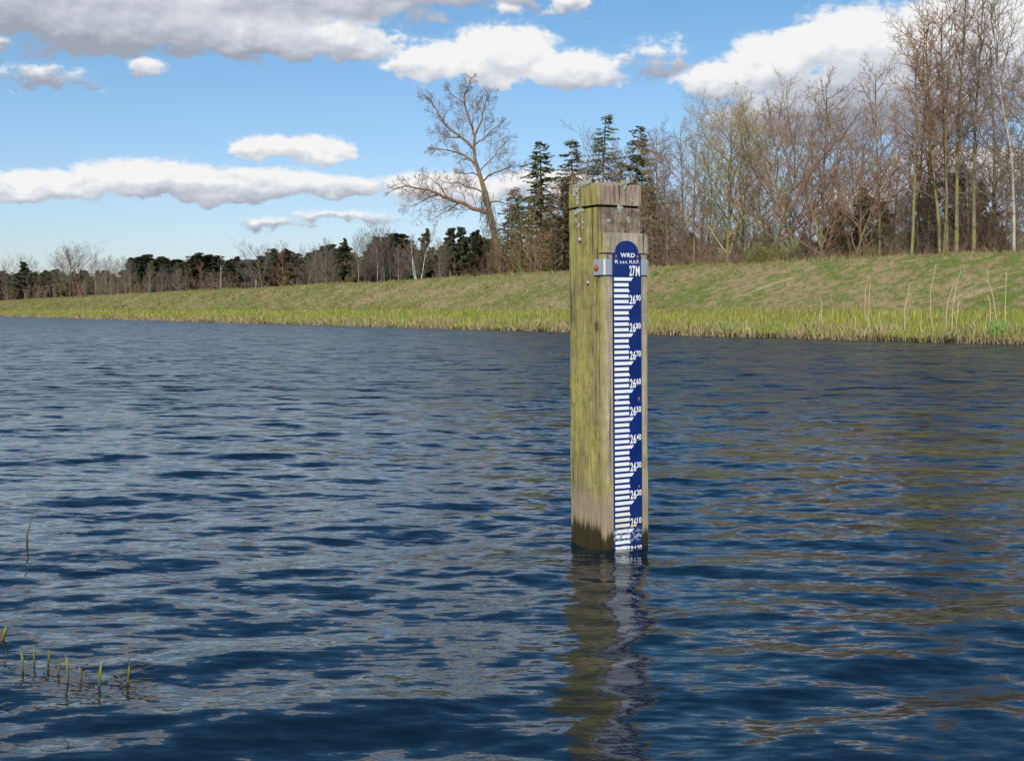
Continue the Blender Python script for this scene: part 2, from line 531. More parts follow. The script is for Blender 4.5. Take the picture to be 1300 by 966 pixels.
# ------------------------------------------------------------------ grass blades
def blades(name, s, o, h, w, m, label, lean=.35, seed=3, zoff=0, bend=.4):
    r = np.random.default_rng(seed)
    N = len(s)
    bx = s * u.x + o * n.x; by = s * u.y + o * n.y; bz = ground_z(s, o) - .02 + zoff
    a = r.uniform(0, 2 * math.pi, N)
    cx, cy = np.cos(a) * w * .5, np.sin(a) * w * .5
    la = r.uniform(0, 2 * math.pi, N); ll = r.uniform(0, lean, N) * h
    lx, ly = np.cos(la) * ll, np.sin(la) * ll
    P = np.empty((N, 5, 3))
    P[:, 0] = np.stack([bx - cx, by - cy, bz], -1)
    P[:, 1] = np.stack([bx + cx, by + cy, bz], -1)
    P[:, 2] = np.stack([bx + cx * .7 + lx * bend, by + cy * .7 + ly * bend, bz + h * .6], -1)
    P[:, 3] = np.stack([bx - cx * .7 + lx * bend, by - cy * .7 + ly * bend, bz + h * .6], -1)
    P[:, 4] = np.stack([bx + lx, by + ly, bz + h], -1)
    b = np.arange(N) * 5
    F_ = np.concatenate([np.stack([b, b + 1, b + 2], -1), np.stack([b, b + 2, b + 3], -1), np.stack([b + 3, b + 2, b + 4], -1)])
    ob = link_mesh(name, P.reshape(-1, 3), F_, m)
    at_ = ob.data.attributes.new('rnd', 'FLOAT', 'POINT')
    at_.data.foreach_set('value', np.repeat(r.uniform(0, 1, N), 5).astype(np.float32))
    tag(ob, label, 'grass', kind='stuff')
    return ob
bright = blade_mat('bank_grass', True)
dull = blade_mat('dyke_turf', False)
r = np.random.default_rng(5)
def srand(N, lo, hi, p=2.0):
    """denser near the camera"""
    x = r.uniform(0, 1, N) ** p
    return lo + (hi - lo) * x
# s of a screen column: near right edge s ~ 12, far left s ~ 205
N = 190000
s = srand(N, 4, 420, 2.5); o = 26.85 + r.uniform(0, 1, N) ** 1.2 * 4.5; o = o - edge_shift(s) * np.clip((30 - o) / 3, 0, 1)
keep = (vnoise(s, o, 61, 3, 1.1) > np.clip(.47 - s / 300, .25, .47)) | (o > 30)
s, o = s[keep], o[keep]; N = len(s)
wfac = .5 + np.clip(s, 10, 400) / 45
hh_ = (.09 + r.uniform(0, 1, N) ** 2.0 * .24) * (.45 + 1.1 * vnoise(s, o, 8, 3, .8))
hh_ *= np.where(s < 24, 1.25, 1)
blades('bank_grass', s, o, hh_, .016 * wfac * r.uniform(.6, 1.4, N), bright, 'bright yellow green grass along the water edge of the far bank', seed=21)
N = 130000
s = srand(N, 2, 420, 2.2); o = r.uniform(30.8, 38.0, N)
wfac = .5 + np.clip(s, 10, 400) / 45
blades('dyke_grass', s, o, .05 + r.uniform(0, 1, N) ** 2 * .13, .022 * wfac * r.uniform(.6, 1.5, N), dull, 'short patchy green and straw grass on the dyke slope', lean=.9, seed=22)
# tussocks of old grass scattered over dyke and berm
NT_ = 1700
ct = srand(NT_, 4, 260, 1.8); co_ = r.uniform(31.0, 40.5, NT_)
s = np.repeat(ct, 16) + r.normal(0, .07, NT_ * 16); o = np.repeat(co_, 16) + r.normal(0, .07, NT_ * 16)
hs = np.repeat(r.uniform(.12, .34, NT_), 16) * r.uniform(.5, 1.1, NT_ * 16)
blades('tussock_grass', s, o, hs, .016 * (.5 + np.clip(s, 10, 260) / 50), dull, 'rougher tussocks of old grass scattered over the dyke and its foot', lean=1.0, seed=29)
# dead straw hanging over the waterline
N = 40000
s = srand(N, 4, 300, 2.2); o = 26.72 + r.uniform(0, 1, N) ** 1.6 * 1.3 - edge_shift(s)
keep = vnoise(s, 0 * s, 44, 3, .7) > .32
s, o = s[keep], o[keep]; N = len(s)
sm, t = mat('dead_straw')
at_ = t.n('ShaderNodeAttribute', attribute_name='rnd').outputs['Fac']
t.out(t.principled(t.ramp(at_, [(0, (.14, .09, .045)), (.6, (.36, .27, .15)), (1, (.55, .45, .30))]), .8, .1))
blades('dead_straw', s, o, .12 + r.uniform(0, 1, N) * .28, .014 * (.5 + np.clip(s, 10, 200) / 40), sm, 'dead straw and roots hanging along the waterline of the far bank', lean=1.2, seed=23)

# ------------------------------------------------------------------ plant materials
def bark(name, a, b, c=None, sc=6.0, moss=0.0, bands=False):
    m, t = mat(name)
    tcn = t.n('ShaderNodeTexCoord').outputs['Object']
    nn = t.noise(t.mapping(tcn, scale=(1, 1, .3)), sc, 5, .65)
    col = t.mix(t.smooth(nn, .3, .7), a, b)
    if bands:
        bn = t.noise(t.mapping(tcn, scale=(.6, .6, 5)), 4, 3, .6)
        col = t.mix(t.smooth(bn, .60, .66), col, (.05, .045, .04))
    if moss:
        mn = t.noise(t.vm('ADD', tcn, (5, 5, 5)), 1.2, 4, .6)
        col = t.mix(t.m('MULTIPLY', t.smooth(mn, .42, .62), moss), col, (.21, .20, .05))
    rv = t.n('ShaderNodeObjectInfo').outputs['Random']
    col = t.mix(1.0, col, t.ramp(rv, [(0, .78), (1, 1.18)]), 'MULTIPLY')
    t.out(t.principled(col, .9, .12, normal=t.bump(nn, .6, .03)))
    return m
B_ALDER = bark('alder_bark', (.13, .10, .065), (.27, .215, .13), moss=.8)
B_BROWN = bark('brown_twigs', (.19, .115, .068), (.32, .195, .118))
B_RED = bark('reddish_twigs', (.18, .12, .088), (.30, .21, .155))
B_GREY = bark('grey_twigs', (.155, .125, .095), (.26, .21, .165))
B_OLIVE = bark('olive_twigs', (.15, .13, .06), (.26, .23, .10))
B_BIRCH = bark('birch_bark', (.30, .27, .20), (.55, .51, .43), bands=True)
B_LEAN = bark('leaning_bark', (.12, .09, .06), (.24, .19, .13), moss=.3)
B_WHITE = bark('white_birch_bark', (.50, .48, .44), (.74, .72, .68), bands=True)
B_SLIM = bark('slim_pale_bark', (.26, .22, .16), (.42, .37, .29))
B_SNAG = bark('dead_wood', (.12, .10, .08), (.24, .20, .16))
B_PINE = bark('pine_bark', (.20, .12, .075), (.33, .22, .15))
B_YELLOW = bark('catkin_twigs', (.30, .25, .11), (.42, .36, .18))
def leaf_mat(name, a, b):
    m, t = mat(name)
    geo = t.n('ShaderNodeNewGeometry')
    nn = t.noise(geo.outputs['Position'], 1.1, 4, .7)
    rv = t.n('ShaderNodeObjectInfo').outputs['Random']
    col = t.mix(t.smooth(nn, .3, .7), a, b)
    col = t.mix(1.0, col, t.ramp(rv, [(0, .75), (1, 1.2)]), 'MULTIPLY')
    t.out(t.principled(col, .75, .15))
    return m
L_SPRUCE = leaf_mat('spruce_needles', (.052, .07, .026), (.13, .15, .055))
L_PINE = leaf_mat('pine_needles', (.042, .048, .026), (.095, .098, .050))
L_LARCH = leaf_mat('brown_conifer_sprays', (.11, .085, .045), (.17, .15, .06))
L_FRESH = leaf_mat('fresh_leaves', (.10, .14, .02), (.20, .25, .05))
L_CATKIN = leaf_mat('catkins', (.26, .17, .09), (.38, .30, .14))

# ------------------------------------------------------------------ tree generator (heights about 10 units)
def rvec(rg):
    return Vector((rg.gauss(0, 1), rg.gauss(0, 1), rg.gauss(0, 1)))
def along(pts, x):
    x = max(0, min(.9999, x)) * (len(pts) - 1)
    i = int(x); fr = x - i
    return pts[i].lerp(pts[i + 1], fr), (pts[i + 1] - pts[i]).normalized()
class P:
    def __init__(s, **k): s.__dict__.update(k)
def limb(buf, rg, p, d, L, r, lvl, q, leaves=None):
    last = lvl >= q.levels
    ns = q.seg[min(lvl, len(q.seg) - 1)]
    if last and ns == 1:
        e = p + (d + Vector((0, 0, q.up[-1]))).normalized() * L
        buf.twig(p, e, r)
        if leaves is not None:
            leaves(e, d, rg)
        return
    pts = [p]; dd = d.copy()
    for i in range(ns):
        dd = (dd + rvec(rg) * q.wob[min(lvl, len(q.wob) - 1)] + Vector((0, 0, q.up[min(lvl, len(q.up) - 1)]))).normalized()
        pts.append(pts[-1] + dd * (L / ns))
    rad = [r * (1 - .8 * i / ns) for i in range(ns + 1)]
    buf.tube(pts, rad, 4 if lvl < 2 else 3)
    if leaves is not None and last:
        leaves(pts[-1], dd, rg)
    if not last:
        children(buf, rg, pts, L, r, lvl, q, leaves)
def children(buf, rg, pts, L, r, lvl, q, leaves=None, k=None, start=None, tgt=None):
    k = k or q.nb[lvl]
    st = q.start[lvl] if start is None else start
    az0 = rg.uniform(0, 6.28)
    for j in range(k):
        x = st + (1 - st) * (j + rg.random()) / k
        pp, td = along(pts, x)
        az0 += 2.4 + rg.gauss(0, .4)
        o1 = td.orthogonal().normalized(); o2 = td.cross(o1)
        side = o1 * math.cos(az0) + o2 * math.sin(az0)
        a = q.ang[lvl] * rg.uniform(.75, 1.25)
        nd = (td * math.cos(a) + side * math.sin(a)).normalized()
        Lc = L * q.ratio[lvl] * (q.shape(x) if lvl == 0 else (1.15 - .75 * x)) * rg.uniform(.7, 1.25)
        rc = min(r * (1 - .8 * x) * .75, r * q.rr[lvl]) + q.rmin
        limb(tgt or buf, rg, pp, nd, Lc, rc, lvl + 1, q, leaves)
def trunk_line(rg, H, wob, ns=14, lean=(0, 0)):
    pts = [Vector((0, 0, -.3))]
    d = Vector((lean[0], lean[1], 1)).normalized()
    for i in range(ns):
        d = (d + Vector((rg.gauss(0, wob), rg.gauss(0, wob), .05))).normalized()
        pts.append(pts[-1] + d * ((H + .3) / ns))
    return pts

ARCH = {}
def register(name, tb, cb, mt, mc, lb=None, ml=None, lname='foliage'):
    top = max(max(v.z for v in b_.v) for b_ in (tb, cb))
    for b_ in (tb, cb, lb):
        if b_ is not None:
            for v in b_.v:
                v.z *= 10 / top
    parts = [('trunk', tb.mesh(name + '_trunk', mt)), ('branches', cb.mesh(name + '_branches', mc))]
    if lb is not None and lb.v:
        parts.append((lname, lb.mesh(name + '_' + lname, ml, False)))
    ARCH[name] = parts
def deciduous(name, seed, q, mt, mc, H=10, r0=.13, wob=.03, stems=1, lean=0.0, leafm=None, leafn=0, lsz=.03):
    rg = random.Random(seed)
    tb, cb, lb = Buf(), Buf(), Buf()
    def lf(p, d, rg):
        for _ in range(leafn):
            a = rvec(rg).normalized() * lsz * rg.uniform(.6, 1.3)
            b = a.orthogonal().normalized() * a.length * .6
            lb.quad(p + rvec(rg) * .06, a, b)
    for si in range(stems):
        a = si * 6.28 / stems + rg.uniform(-.5, .5)
        ln = lean if stems > 1 else lean * .3
        h = H * (1 if si == 0 else rg.uniform(.7, 1.0))
        pts = trunk_line(rg, h, wob, 12, (math.cos(a) * ln, math.sin(a) * ln))
        rr = r0 * (1 if stems == 1 else rg.uniform(.6, .95))
        tb.tube(pts, [rr * (1.25 if i == 0 else 1) * (1 - .88 * i / 12) for i in range(13)], 7)
        children(cb, rg, pts, h, rr, 0, q, lf if leafn else None, k=max(3, int(q.nb[0] / (stems ** .6))))
    register(name, tb, cb, mt, mc, lb if leafn else None, leafm, 'buds')
sh_round = lambda x: .35 + 1.0 * math.sin(math.pi * min(1, max(0, x * .95 + .05))) ** .8 * (1.1 - .45 * x)
sh_tall = lambda x: .55 + .5 * (1 - x)
Q_ALDER = P(levels=4, nb=[34, 8, 5, 4], start=[.2, .15, .1, .1], ang=[.95, .75, .7, .65], ratio=[.25, .48, .50, .55], rr=[.2, .45, .5, .5], rmin=.0022, seg=[12, 5, 3, 2, 1], wob=[0, .10, .09, .09, .05], up=[0, .10, .09, .09, .25], shape=sh_tall)
Q_TALL = P(levels=4, nb=[26, 7, 5, 4], start=[.36, .15, .1, .1], ang=[.8, .75, .7, .65], ratio=[.24, .48, .50, .55], rr=[.2, .45, .5, .5], rmin=.0022, seg=[12, 5, 3, 2, 1], wob=[0, .10, .09, .09, .05], up=[0, .12, .09, .09, .25], shape=sh_tall)
Q_SPREAD = P(levels=4, nb=[14, 8, 7, 5], start=[.22, .2, .12, .1], ang=[.7, .7, .7, .65], ratio=[.50, .5, .5, .6], rr=[.42, .45, .45, .5], rmin=.0024, seg=[12, 6, 4, 2, 1], wob=[0, .11, .10, .09, .05], up=[0, .13, .10, .10, .25], shape=sh_round)
Q_BIRCH = P(levels=3, nb=[34, 11, 10], start=[.2, .1, .1], ang=[.7, .6, .6], ratio=[.26, .42, .45], rr=[.22, .4, .5], rmin=.0025, seg=[12, 5, 3, 1], wob=[0, .09, .12, .1], up=[0, .13, 0, -.15], shape=sh_round)
Q_BUSH = P(levels=3, nb=[14, 9, 8], start=[.08, .1, .1], ang=[.55, .7, .7], ratio=[.5, .45, .42], rr=[.5, .5, .5], rmin=.007, seg=[8, 4, 3, 1], wob=[0, .16, .2, .1], up=[0, .1, .05, .05], shape=sh_tall)
deciduous('alder_a', 1, Q_ALDER, B_ALDER, B_BROWN, r0=.10, wob=.03)
deciduous('alder_b', 2, Q_ALDER, B_ALDER, B_RED, r0=.09, wob=.045)
deciduous('alder_c', 3, Q_ALDER, B_ALDER, B_OLIVE, r0=.085, wob=.04, stems=2, lean=.12)
deciduous('tall_a', 4, Q_TALL, B_ALDER, B_BROWN, r0=.085, wob=.022)
deciduous('tall_b', 5, Q_TALL, B_ALDER, B_BROWN, r0=.10, wob=.035, stems=2, lean=.16)
deciduous('spread_a', 6, Q_SPREAD, B_ALDER, B_RED, r0=.10, wob=.05, leafm=L_CATKIN, leafn=1, lsz=.018)
deciduous('spread_b', 7, Q_SPREAD, B_ALDER, B_BROWN, r0=.10, wob=.07, stems=2, lean=.25)
deciduous('spread_c', 8, Q_SPREAD, B_BROWN, B_GREY, r0=.10, wob=.05)
deciduous('catkin_a', 9, Q_SPREAD, B_ALDER, B_YELLOW, r0=.11, wob=.04, leafm=L_CATKIN, leafn=1, lsz=.022)
deciduous('birch_a', 10, Q_BIRCH, B_BIRCH, B_GREY, r0=.07, wob=.035)
deciduous('birch_b', 12, Q_BIRCH, B_BIRCH, B_GREY, r0=.08, wob=.06, stems=2, lean=.2)
deciduous('birch_white', 11, Q_BIRCH, B_WHITE, B_GREY, r0=.12, wob=.05, stems=3, lean=.45)
deciduous('grey_slim', 13, Q_BIRCH, B_SLIM, B_GREY, r0=.075, wob=.03)
deciduous('bush_a', 14, Q_BUSH, B_BROWN, B_BROWN, r0=.10, wob=.07, stems=9, lean=.55)
deciduous('bush_b', 15, Q_BUSH, B_RED, B_RED, r0=.10, wob=.08, stems=9, lean=.7)
deciduous('bush_c', 16, Q_BUSH, B_OLIVE, B_OLIVE, r0=.10, wob=.08, stems=9, lean=.6)
deciduous('bush_leafy', 17, Q_BUSH, B_OLIVE, B_OLIVE, r0=.10, wob=.08, stems=8, lean=.7, leafm=L_FRESH, leafn=2, lsz=.10)

def spruce(name, seed, mleaf, mt, H=10, base=.04, spread=2.7, nwh=44, per=7, dens=1.0):
    rg = random.Random(seed)
    tb, cb, lb = Buf(), Buf(), Buf()
    pts = trunk_line(rg, H, .012, 12)
    tb.tube(pts, [.13 * (1 - .93 * i / 12) for i in range(13)], 6)
    for w in range(nwh):
        x = base + (1 - base) * (w + rg.random() * 1.0) / nwh
        wl = rg.uniform(.6, 1.2)
        for b in range(per):
            p, td = along(pts, max(.02, min(.992, x + rg.uniform(-.03, .03))))
            if rg.random() < .22: continue
            a = rg.uniform(0, 6.28)
            L = wl * spread * (1 - x) ** .8 * rg.uniform(.35, 1.25) + .10
            d = Vector((math.cos(a), math.sin(a), rg.uniform(-.25, .5)))
            ns = 5
            q = [p]; dd = d.normalized()
            for i in range(ns):
                dd = (dd + Vector((0, 0, -.12 if i < 3 else .16)) + rvec(rg) * .05).normalized()
                q.append(q[-1] + dd * L / ns)
            cb.tube(q, [.022 * (1 - .7 * i / ns) for i in range(ns + 1)], 3)
            m_ = int((L * 30 + 7) * dens)
            for k in range(m_):
                y = .12 + .88 * (k + rg.random()) / m_
                pp, dv = along(q, y)
                side = dv.cross(Vector((0, 0, 1))).normalized() * (1 if k % 2 else -1)
                tip = (dv * .8 + side * rg.uniform(.4, 1.1) + Vector((0, 0, rg.uniform(-1.1, .35)))).normalized()
                ln = rg.uniform(.12, .30) * (1.15 - .5 * y)
                wd = tip.orthogonal().normalized() * rg.uniform(.016, .036)
                lb.quad(pp + tip * ln * .5, tip * ln * .55, wd)
    register(name, tb, cb, mt, mt, lb, mleaf, 'needles')
spruce('spruce_a', 31, L_SPRUCE, B_PINE)
spruce('spruce_b', 32, L_SPRUCE, B_PINE, spread=2.2, nwh=40, per=7)
spruce('larch_a', 33, L_LARCH, B_PINE, spread=1.9, nwh=36, per=7, dens=.8)
def pine(name, seed, H=10, r0=.13, crown=.45, w=1.9, ncl=32):
    rg = random.Random(seed)
    tb, cb, lb = Buf(), Buf(), Buf()
    pts = trunk_line(rg, H * .93, .03, 12)
    tb.tube(pts, [r0 * (1 - .8 * i / 12) for i in range(13)], 6)
    for j in range(ncl):
        x = crown + (1 - crown) * (j + rg.random()) / ncl
        p, td = along(pts, x)
        a = rg.uniform(0, 6.28)
        L = w * (1.05 - .93 * ((x - crown) / (1 - crown))) * rg.uniform(.35, 1.1)
        d = Vector((math.cos(a), math.sin(a), rg.uniform(.0, .7))).normalized()
        q = [p, p + d * L * .5 + rvec(rg) * .08, p + d * L + Vector((0, 0, .15))]
        cb.tube(q, [.05, .035, .015], 4)
        for c in range(3):
            cpos = q[1].lerp(q[2], c / 2) + rvec(rg) * .12
            rad = rg.uniform(.34, .6) * (1.1 - .6 * x)
            for k in range(70):
                v_ = rvec(rg).normalized()
                v_.z = v_.z * .8 + .15
                pp = cpos + Vector((v_.x * rad, v_.y * rad, v_.z * rad * .85)) * rg.uniform(.5, 1)
                tip = (v_ + rvec(rg) * .4 + Vector((0, 0, .3))).normalized()
                lb.quad(pp, tip * rg.uniform(.09, .18), tip.orthogonal().normalized() * rg.uniform(.04, .08))
    register(name, tb, cb, B_PINE, B_PINE, lb, L_PINE, 'needles')
pine('pine_a', 41)
pine('pine_b', 42, crown=.3, w=2.3, ncl=38)
pine('pine_c', 43, crown=.12, w=2.0, ncl=48, r0=.11)

TREES = 0
def tree(kind, px, top, o, label, name='bare_tree', cat='tree', group=None, rz=None, wide=1.0):
    """plant a copy of an archetype so that its foot stands in column px and its tip reaches row top"""
    global TREES
    TREES += 1
    rg = random.Random(TREES * 7 + 1)
    p = at(px, o)
    zb = gz(p) - .05
    H = zrow(top, p.y) - zb
    e = empty(name, (p.x, p.y, zb), rg.uniform(0, 6.28) if rz is None else rz, (H / 10 * wide, H / 10 * wide, H / 10))
    for pn, me in ARCH[kind]:
        put(pn, me, e)
    tag(e, label, cat, group)
    return e

# --- far left, along the dyke towards the vanishing point
tree('grey_slim', 9, 330, 46, 'thin pale bare tree at the far left end of the dyke', 'bare_tree')
tree('pine_a', 32, 334, 47, 'small lone pine with flat dark crown at the far left', 'pine_tree', 'tree', wide=1.5)
tree('spread_c', 28, 316, 52, 'faint bare tree rising behind the small lone pine at far left', 'bare_tree')
tree('spread_c', 90, 303, 46, 'broad bare tree with double crown standing above the far left thicket', 'bare_tree', wide=1.15)
tree('spread_c', 104, 304, 47, 'second leaning half of the broad bare tree crown at far left', 'bare_tree', rz=2)
for i, (x, tp) in enumerate([(52, 346), (66, 343), (82, 341), (100, 340), (116, 336), (132, 334), (146, 334), (160, 336), (172, 339), (14, 347), (38, 347)]):
    tree(['bush_a', 'bush_b', 'bush_c'][i % 3], x, tp, 46 + (i % 3), ['brown', 'reddish', 'olive'][i % 3] + ' bare shrub in the thicket at the far left of the dyke', 'bare_shrub', 'shrub', 'shrubs of the far left thicket', wide=.62)
for i, x in enumerate([122, 134, 141, 150, 159, 166]):
    tree('grey_slim', x, 322 + (i * 5) % 9, 45, 'thin bare tree poking out of the brown thicket left of the dark wood', 'bare_tree', 'tree', 'thin trees of the far left thicket')
# --- dark conifer wood behind
rg = random.Random(77)
k = 0
for row, (o0, dtop) in enumerate([(50, 2), (56, 0), (63, -2), (71, -3)]):
    x = 2.0 + row * 3
    while x < 640:
        if x < 165: tp = 349
        elif x < 345: tp = 331 + 3 * math.sin(x * .09)
        elif x < 470: tp = 322 + 7 * math.sin(x * .07)
        else: tp = 312 + 9 * math.sin(x * .06)
        tp += rg.uniform(-4, 5) + dtop * .5
        ex = ['pine_b', 'pine_c', 'pine_c', 'spruce_a'][k % 4]
        tree(ex, x, tp, o0 + rg.uniform(-2, 2), 'dark pine in the closed wood behind the dyke on the left', 'pine_tree', 'tree', 'pines of the dark wood behind the dyke', wide=2.1)
        k += 1
        x += (6.5 + x * .020) * rg.uniform(.8, 1.3)
tree('pine_b', 437, 306, 47, 'dark pine with layered crown between the thin birches left of the leaning tree', 'pine_tree', wide=1.1)
tree('pine_b', 541, 294, 49, 'dark domed pine directly behind the white forked birch', 'pine_tree', wide=1.0)
tree('pine_a', 571, 292, 48, 'brownish pine right of the white birch with an uneven top', 'pine_tree', wide=1.2)
tree('pine_a', 588, 291, 50, 'dark topped pine halfway between the white birch and the leaning tree', 'pine_tree', wide=1.2)
tree('pine_b', 607, 296, 49, 'dark pine just left of the foot of the leaning tree', 'pine_tree', wide=1.1)
# --- light trunks in front of the wood
for x, tp, kd, lb in [
    (190, 334, 'grey_slim', 'faint grey birch at the left end of the dark wood'),
    (206, 336, 'grey_slim', 'pale thin birch second from the left in front of the dark wood'),
    (228, 336, 'grey_slim', 'pale thin birch third from the left in front of the dark wood'),
    (257, 330, 'alder_a', 'bushy brown bare tree in the middle of the dark wood front'),
    (333, 299, 'spread_c', 'round crowned bare tree with two stems at the right end of the dark wood'),
    (360, 303, 'alder_a', 'upright bare tree second of the four round ones left of the layered pine'),
    (388, 304, 'spread_c', 'low forking bare tree third of the four round ones left of the layered pine'),
    (414, 300, 'grey_slim', 'slim pale double stemmed tree just left of the layered pine'),
    (402, 315, 'grey_slim', 'thin leaning bare tree left of the slim double stemmed one'),
    (424, 315, 'grey_slim', 'thin bare tree close against the left side of the layered pine')]:
    tree(kd, x, tp, 44, lb, 'bare_tree')
for i, (x, tp) in enumerate([(455, 296), (463, 288), (470, 293), (479, 284), (487, 288), (495, 286), (506, 310), (514, 316)]):
    tree('grey_slim', x, tp, 41.8 + i % 3, ['leftmost', 'second from the left', 'third from the left', 'fourth from the left', 'fourth from the right', 'third from the right', 'second from the right', 'rightmost'][i] + ' slim grey birch in the row left of the white birch', 'birch_tree', 'tree', 'row of slim grey birches')
tree('birch_white', 530, 284, 41.6, 'white forked birch standing out brightly at the dyke top', 'birch_tree', wide=1.1)
tree('grey_slim', 558, 300, 43, 'thin pale stem right of the white forked birch', 'bare_tree')
tree('grey_slim', 565, 305, 44, 'second thin brown stem right of the white forked birch', 'bare_tree')
# snag and stump
def snag(px, top, o, r_, label, name='dead_trunk', broken=0):
    p = at(px, o); zb = gz(p) - .1
    H = zrow(top, p.y) - zb
    b = Buf(); rg = random.Random(int(px))
    pts = trunk_line(rg, H, .02, 8)
    b.tube(pts, [r_ * (1 - .35 * i / 8) for i in range(9)], 8, True)
    pp, td = along(pts, .8)
    b.tube([pp, pp + Vector((.3, .1, .25))], [r_ * .4, r_ * .15], 5)
    pp, td = along(pts, .55)
    b.tube([pp, pp + Vector((-.25, .1, .2))], [r_ * .35, r_ * .1], 5)
    me = b.mesh(name, B_SNAG)
    ob = put(name, me); ob.location = (p.x, p.y, zb)
    tag(ob, label, 'dead tree')
snag(281, 338, 43, .11, 'bare pale dead trunk without branches standing against the dark wood')
snag(325, 355, 43, .2, 'short pale broken stump at the dyke top left of the round bare trees')
# blue fence box seen beyond the dyke, right of the birch: small blue cabinet
# --- shrubs between
for i, (x, tp, kd) in enumerate([(345, 352, 'bush_a'), (445, 347, 'bush_c'), (500, 340, 'bush_a'), (520, 336, 'bush_b'), (585, 330, 'bush_a'), (600, 322, 'bush_b'), (612, 318, 'bush_a')]):
    tree(kd, x, tp, 45, ['low brown shrub right of the short pale stump', 'olive shrub at the foot of the layered pine', 'brown shrub under the row of slim grey birches', 'reddish shrub at the foot of the white forked birch', 'brown shrub right of the thin brown stems', 'tall reddish shrub left of the leaning tree foot', 'brown shrub against the foot of the leaning tree'][i], 'bare_shrub', 'shrub', wide=.8)

# --- the big leaning tree, limb by limb
OB = 43.0
pb = at(638, OB); D0 = pb.y
def ap(px, py, dd=0.0):
    dep = D0 + dd
    return Vector(((px - 650) / F * dep, dep, zrow(py, dep)))
bt = empty('leaning_tree', (pb.x, pb.y, gz(pb)))
org = bt.location.copy()
def rel(lst): return [ap(*q) - org for q in lst]
def refine(pts, rg, j=.05):
    out = []
    for a, b in zip(pts[:-1], pts[1:]):
        out.append(a)
        out.append(a.lerp(b, .5) + rvec(rg) * j * (b - a).length * .7)
    out.append(pts[-1])
    return out
rg = random.Random(5)
tb, cb = Buf(), Buf()
main = rel([(637, 352), (634, 335), (630, 312), (626, 290), (621, 268), (617, 249), (612, 232), (607, 216), (603, 203), (602, 190), (603, 173)])
tb.tube(main, [.36, .29, .25, .225, .205, .18, .16, .14, .12, .10, .085], 9)
tag_ = tb
LIMBS = [
    ([(619, 271), (608, 267), (595, 262), (582, 257), (570, 253), (557, 247), (545, 242), (531, 240), (519, 237), (508, 239), (497, 243)], .13, -.8, 30),
    ([(606, 213), (598, 204), (590, 198), (574, 193), (556, 190), (545, 190)], .08, .6, 16),
    ([(603, 192), (594, 182), (585, 175), (574, 167), (565, 159), (557, 147), (552, 137), (545, 128), (538, 121)], .08, -.4, 24),
    ([(603, 174), (600, 163), (594, 148), (590, 133), (590, 121), (596, 108), (598, 101)], .08, .3, 22),
    ([(602, 176), (609, 160), (613, 145), (617, 131), (625, 116)], .06, -.7, 16),
    ([(612, 232), (620, 224), (632, 219), (642, 215), (655, 212), (664, 212)], .06, .5, 14),
    ([(618, 258), (630, 256), (642, 259), (655, 262), (668, 262)], .05, -.5, 12),
    ([(615, 246), (604, 240), (592, 238), (580, 232), (570, 233)], .05, 1.0, 12),
    ([(610, 225), (600, 220), (590, 222), (578, 218)], .04, -1.0, 10),
    ([(609, 218), (622, 205), (634, 190), (645, 178)], .04, .6, 12),
    ([(557, 247), (548, 250), (536, 256), (524, 262), (512, 262)], .04, -1.2, 10),
    ([(582, 257), (572, 266), (560, 272), (548, 280)], .035, -.6, 8),
    ([(570, 253), (560, 238), (548, 228), (535, 222)], .035, -.5, 9),
    ([(585, 175), (574, 176), (562, 172), (552, 165)], .03, .2, 9),
    ([(590, 133), (580, 126), (572, 120), (566, 112)], .03, .3, 9),
    ([(603, 185), (615, 178), (626, 165), (640, 155)], .04, -.3, 12),
]
QT = P(levels=4, nb=[0, 6, 5, 4], start=[.1, .12, .1, .1], ang=[.8, .75, .7, .65], ratio=[.3, .6, .62, .7], rr=[.35, .45, .5, .5], rmin=.0035, seg=[8, 5, 3, 2, 1], wob=[0, .10, .09, .08, .05], up=[0, .05, .05, .06, .15], shape=lambda x: 1.25 - .9 * x)
for pts, r_, dep, kk in LIMBS:
    m_ = len(pts)
    q = refine(rel([(a, b, dep * i / m_) for i, (a, b) in enumerate(pts)]), rg)
    cb.tube(q, [1.25 * r_ * (1 - .85 * i / (len(q) - 1)) + .008 for i in range(len(q))], 6)
    Lq = sum((b - a).length for a, b in zip(q[:-1], q[1:]))
    QT.ratio[0] = min(.6, 1.7 / Lq)
    children(cb, rg, q, Lq, r_ * .5, 0, QT, k=max(6, int(kk * .72)), start=.08)
put('trunk', tb.mesh('leaning_trunk', B_LEAN), bt)
put('branches', cb.mesh('leaning_branches', B_BROWN), bt)
# dead creeper wrapped round its foot
ib = Buf()
for i in range(210):
    a = rg.uniform(0, 6.28); x0 = rg.random() ** 1.4
    p0, td = along(main, x0 * .55)
    sp = rg.uniform(.15, .9) * (1.1 - x0)
    q = [p0 + Vector((math.cos(a) * .2, math.sin(a) * .2, 0))]
    for k in range(4):
        q.append(q[-1] + Vector((math.cos(a) * sp * .35 + rg.gauss(0, .08), math.sin(a) * sp * .35 + rg.gauss(0, .08), -.22 - .3 * k * sp)))
    ib.tube([v_ for v_ in q], [.014] * 5, 3)
    for k in range(5):
        pp, td = along(q, rg.random())
        ib.twig(pp, pp + rvec(rg) * .22, .008)
put('dead_creeper', ib.mesh('dead_creeper', B_RED), bt)
tag(bt, 'large leaning bare tree with a low limb reaching left and creeper at its foot', 'tree')

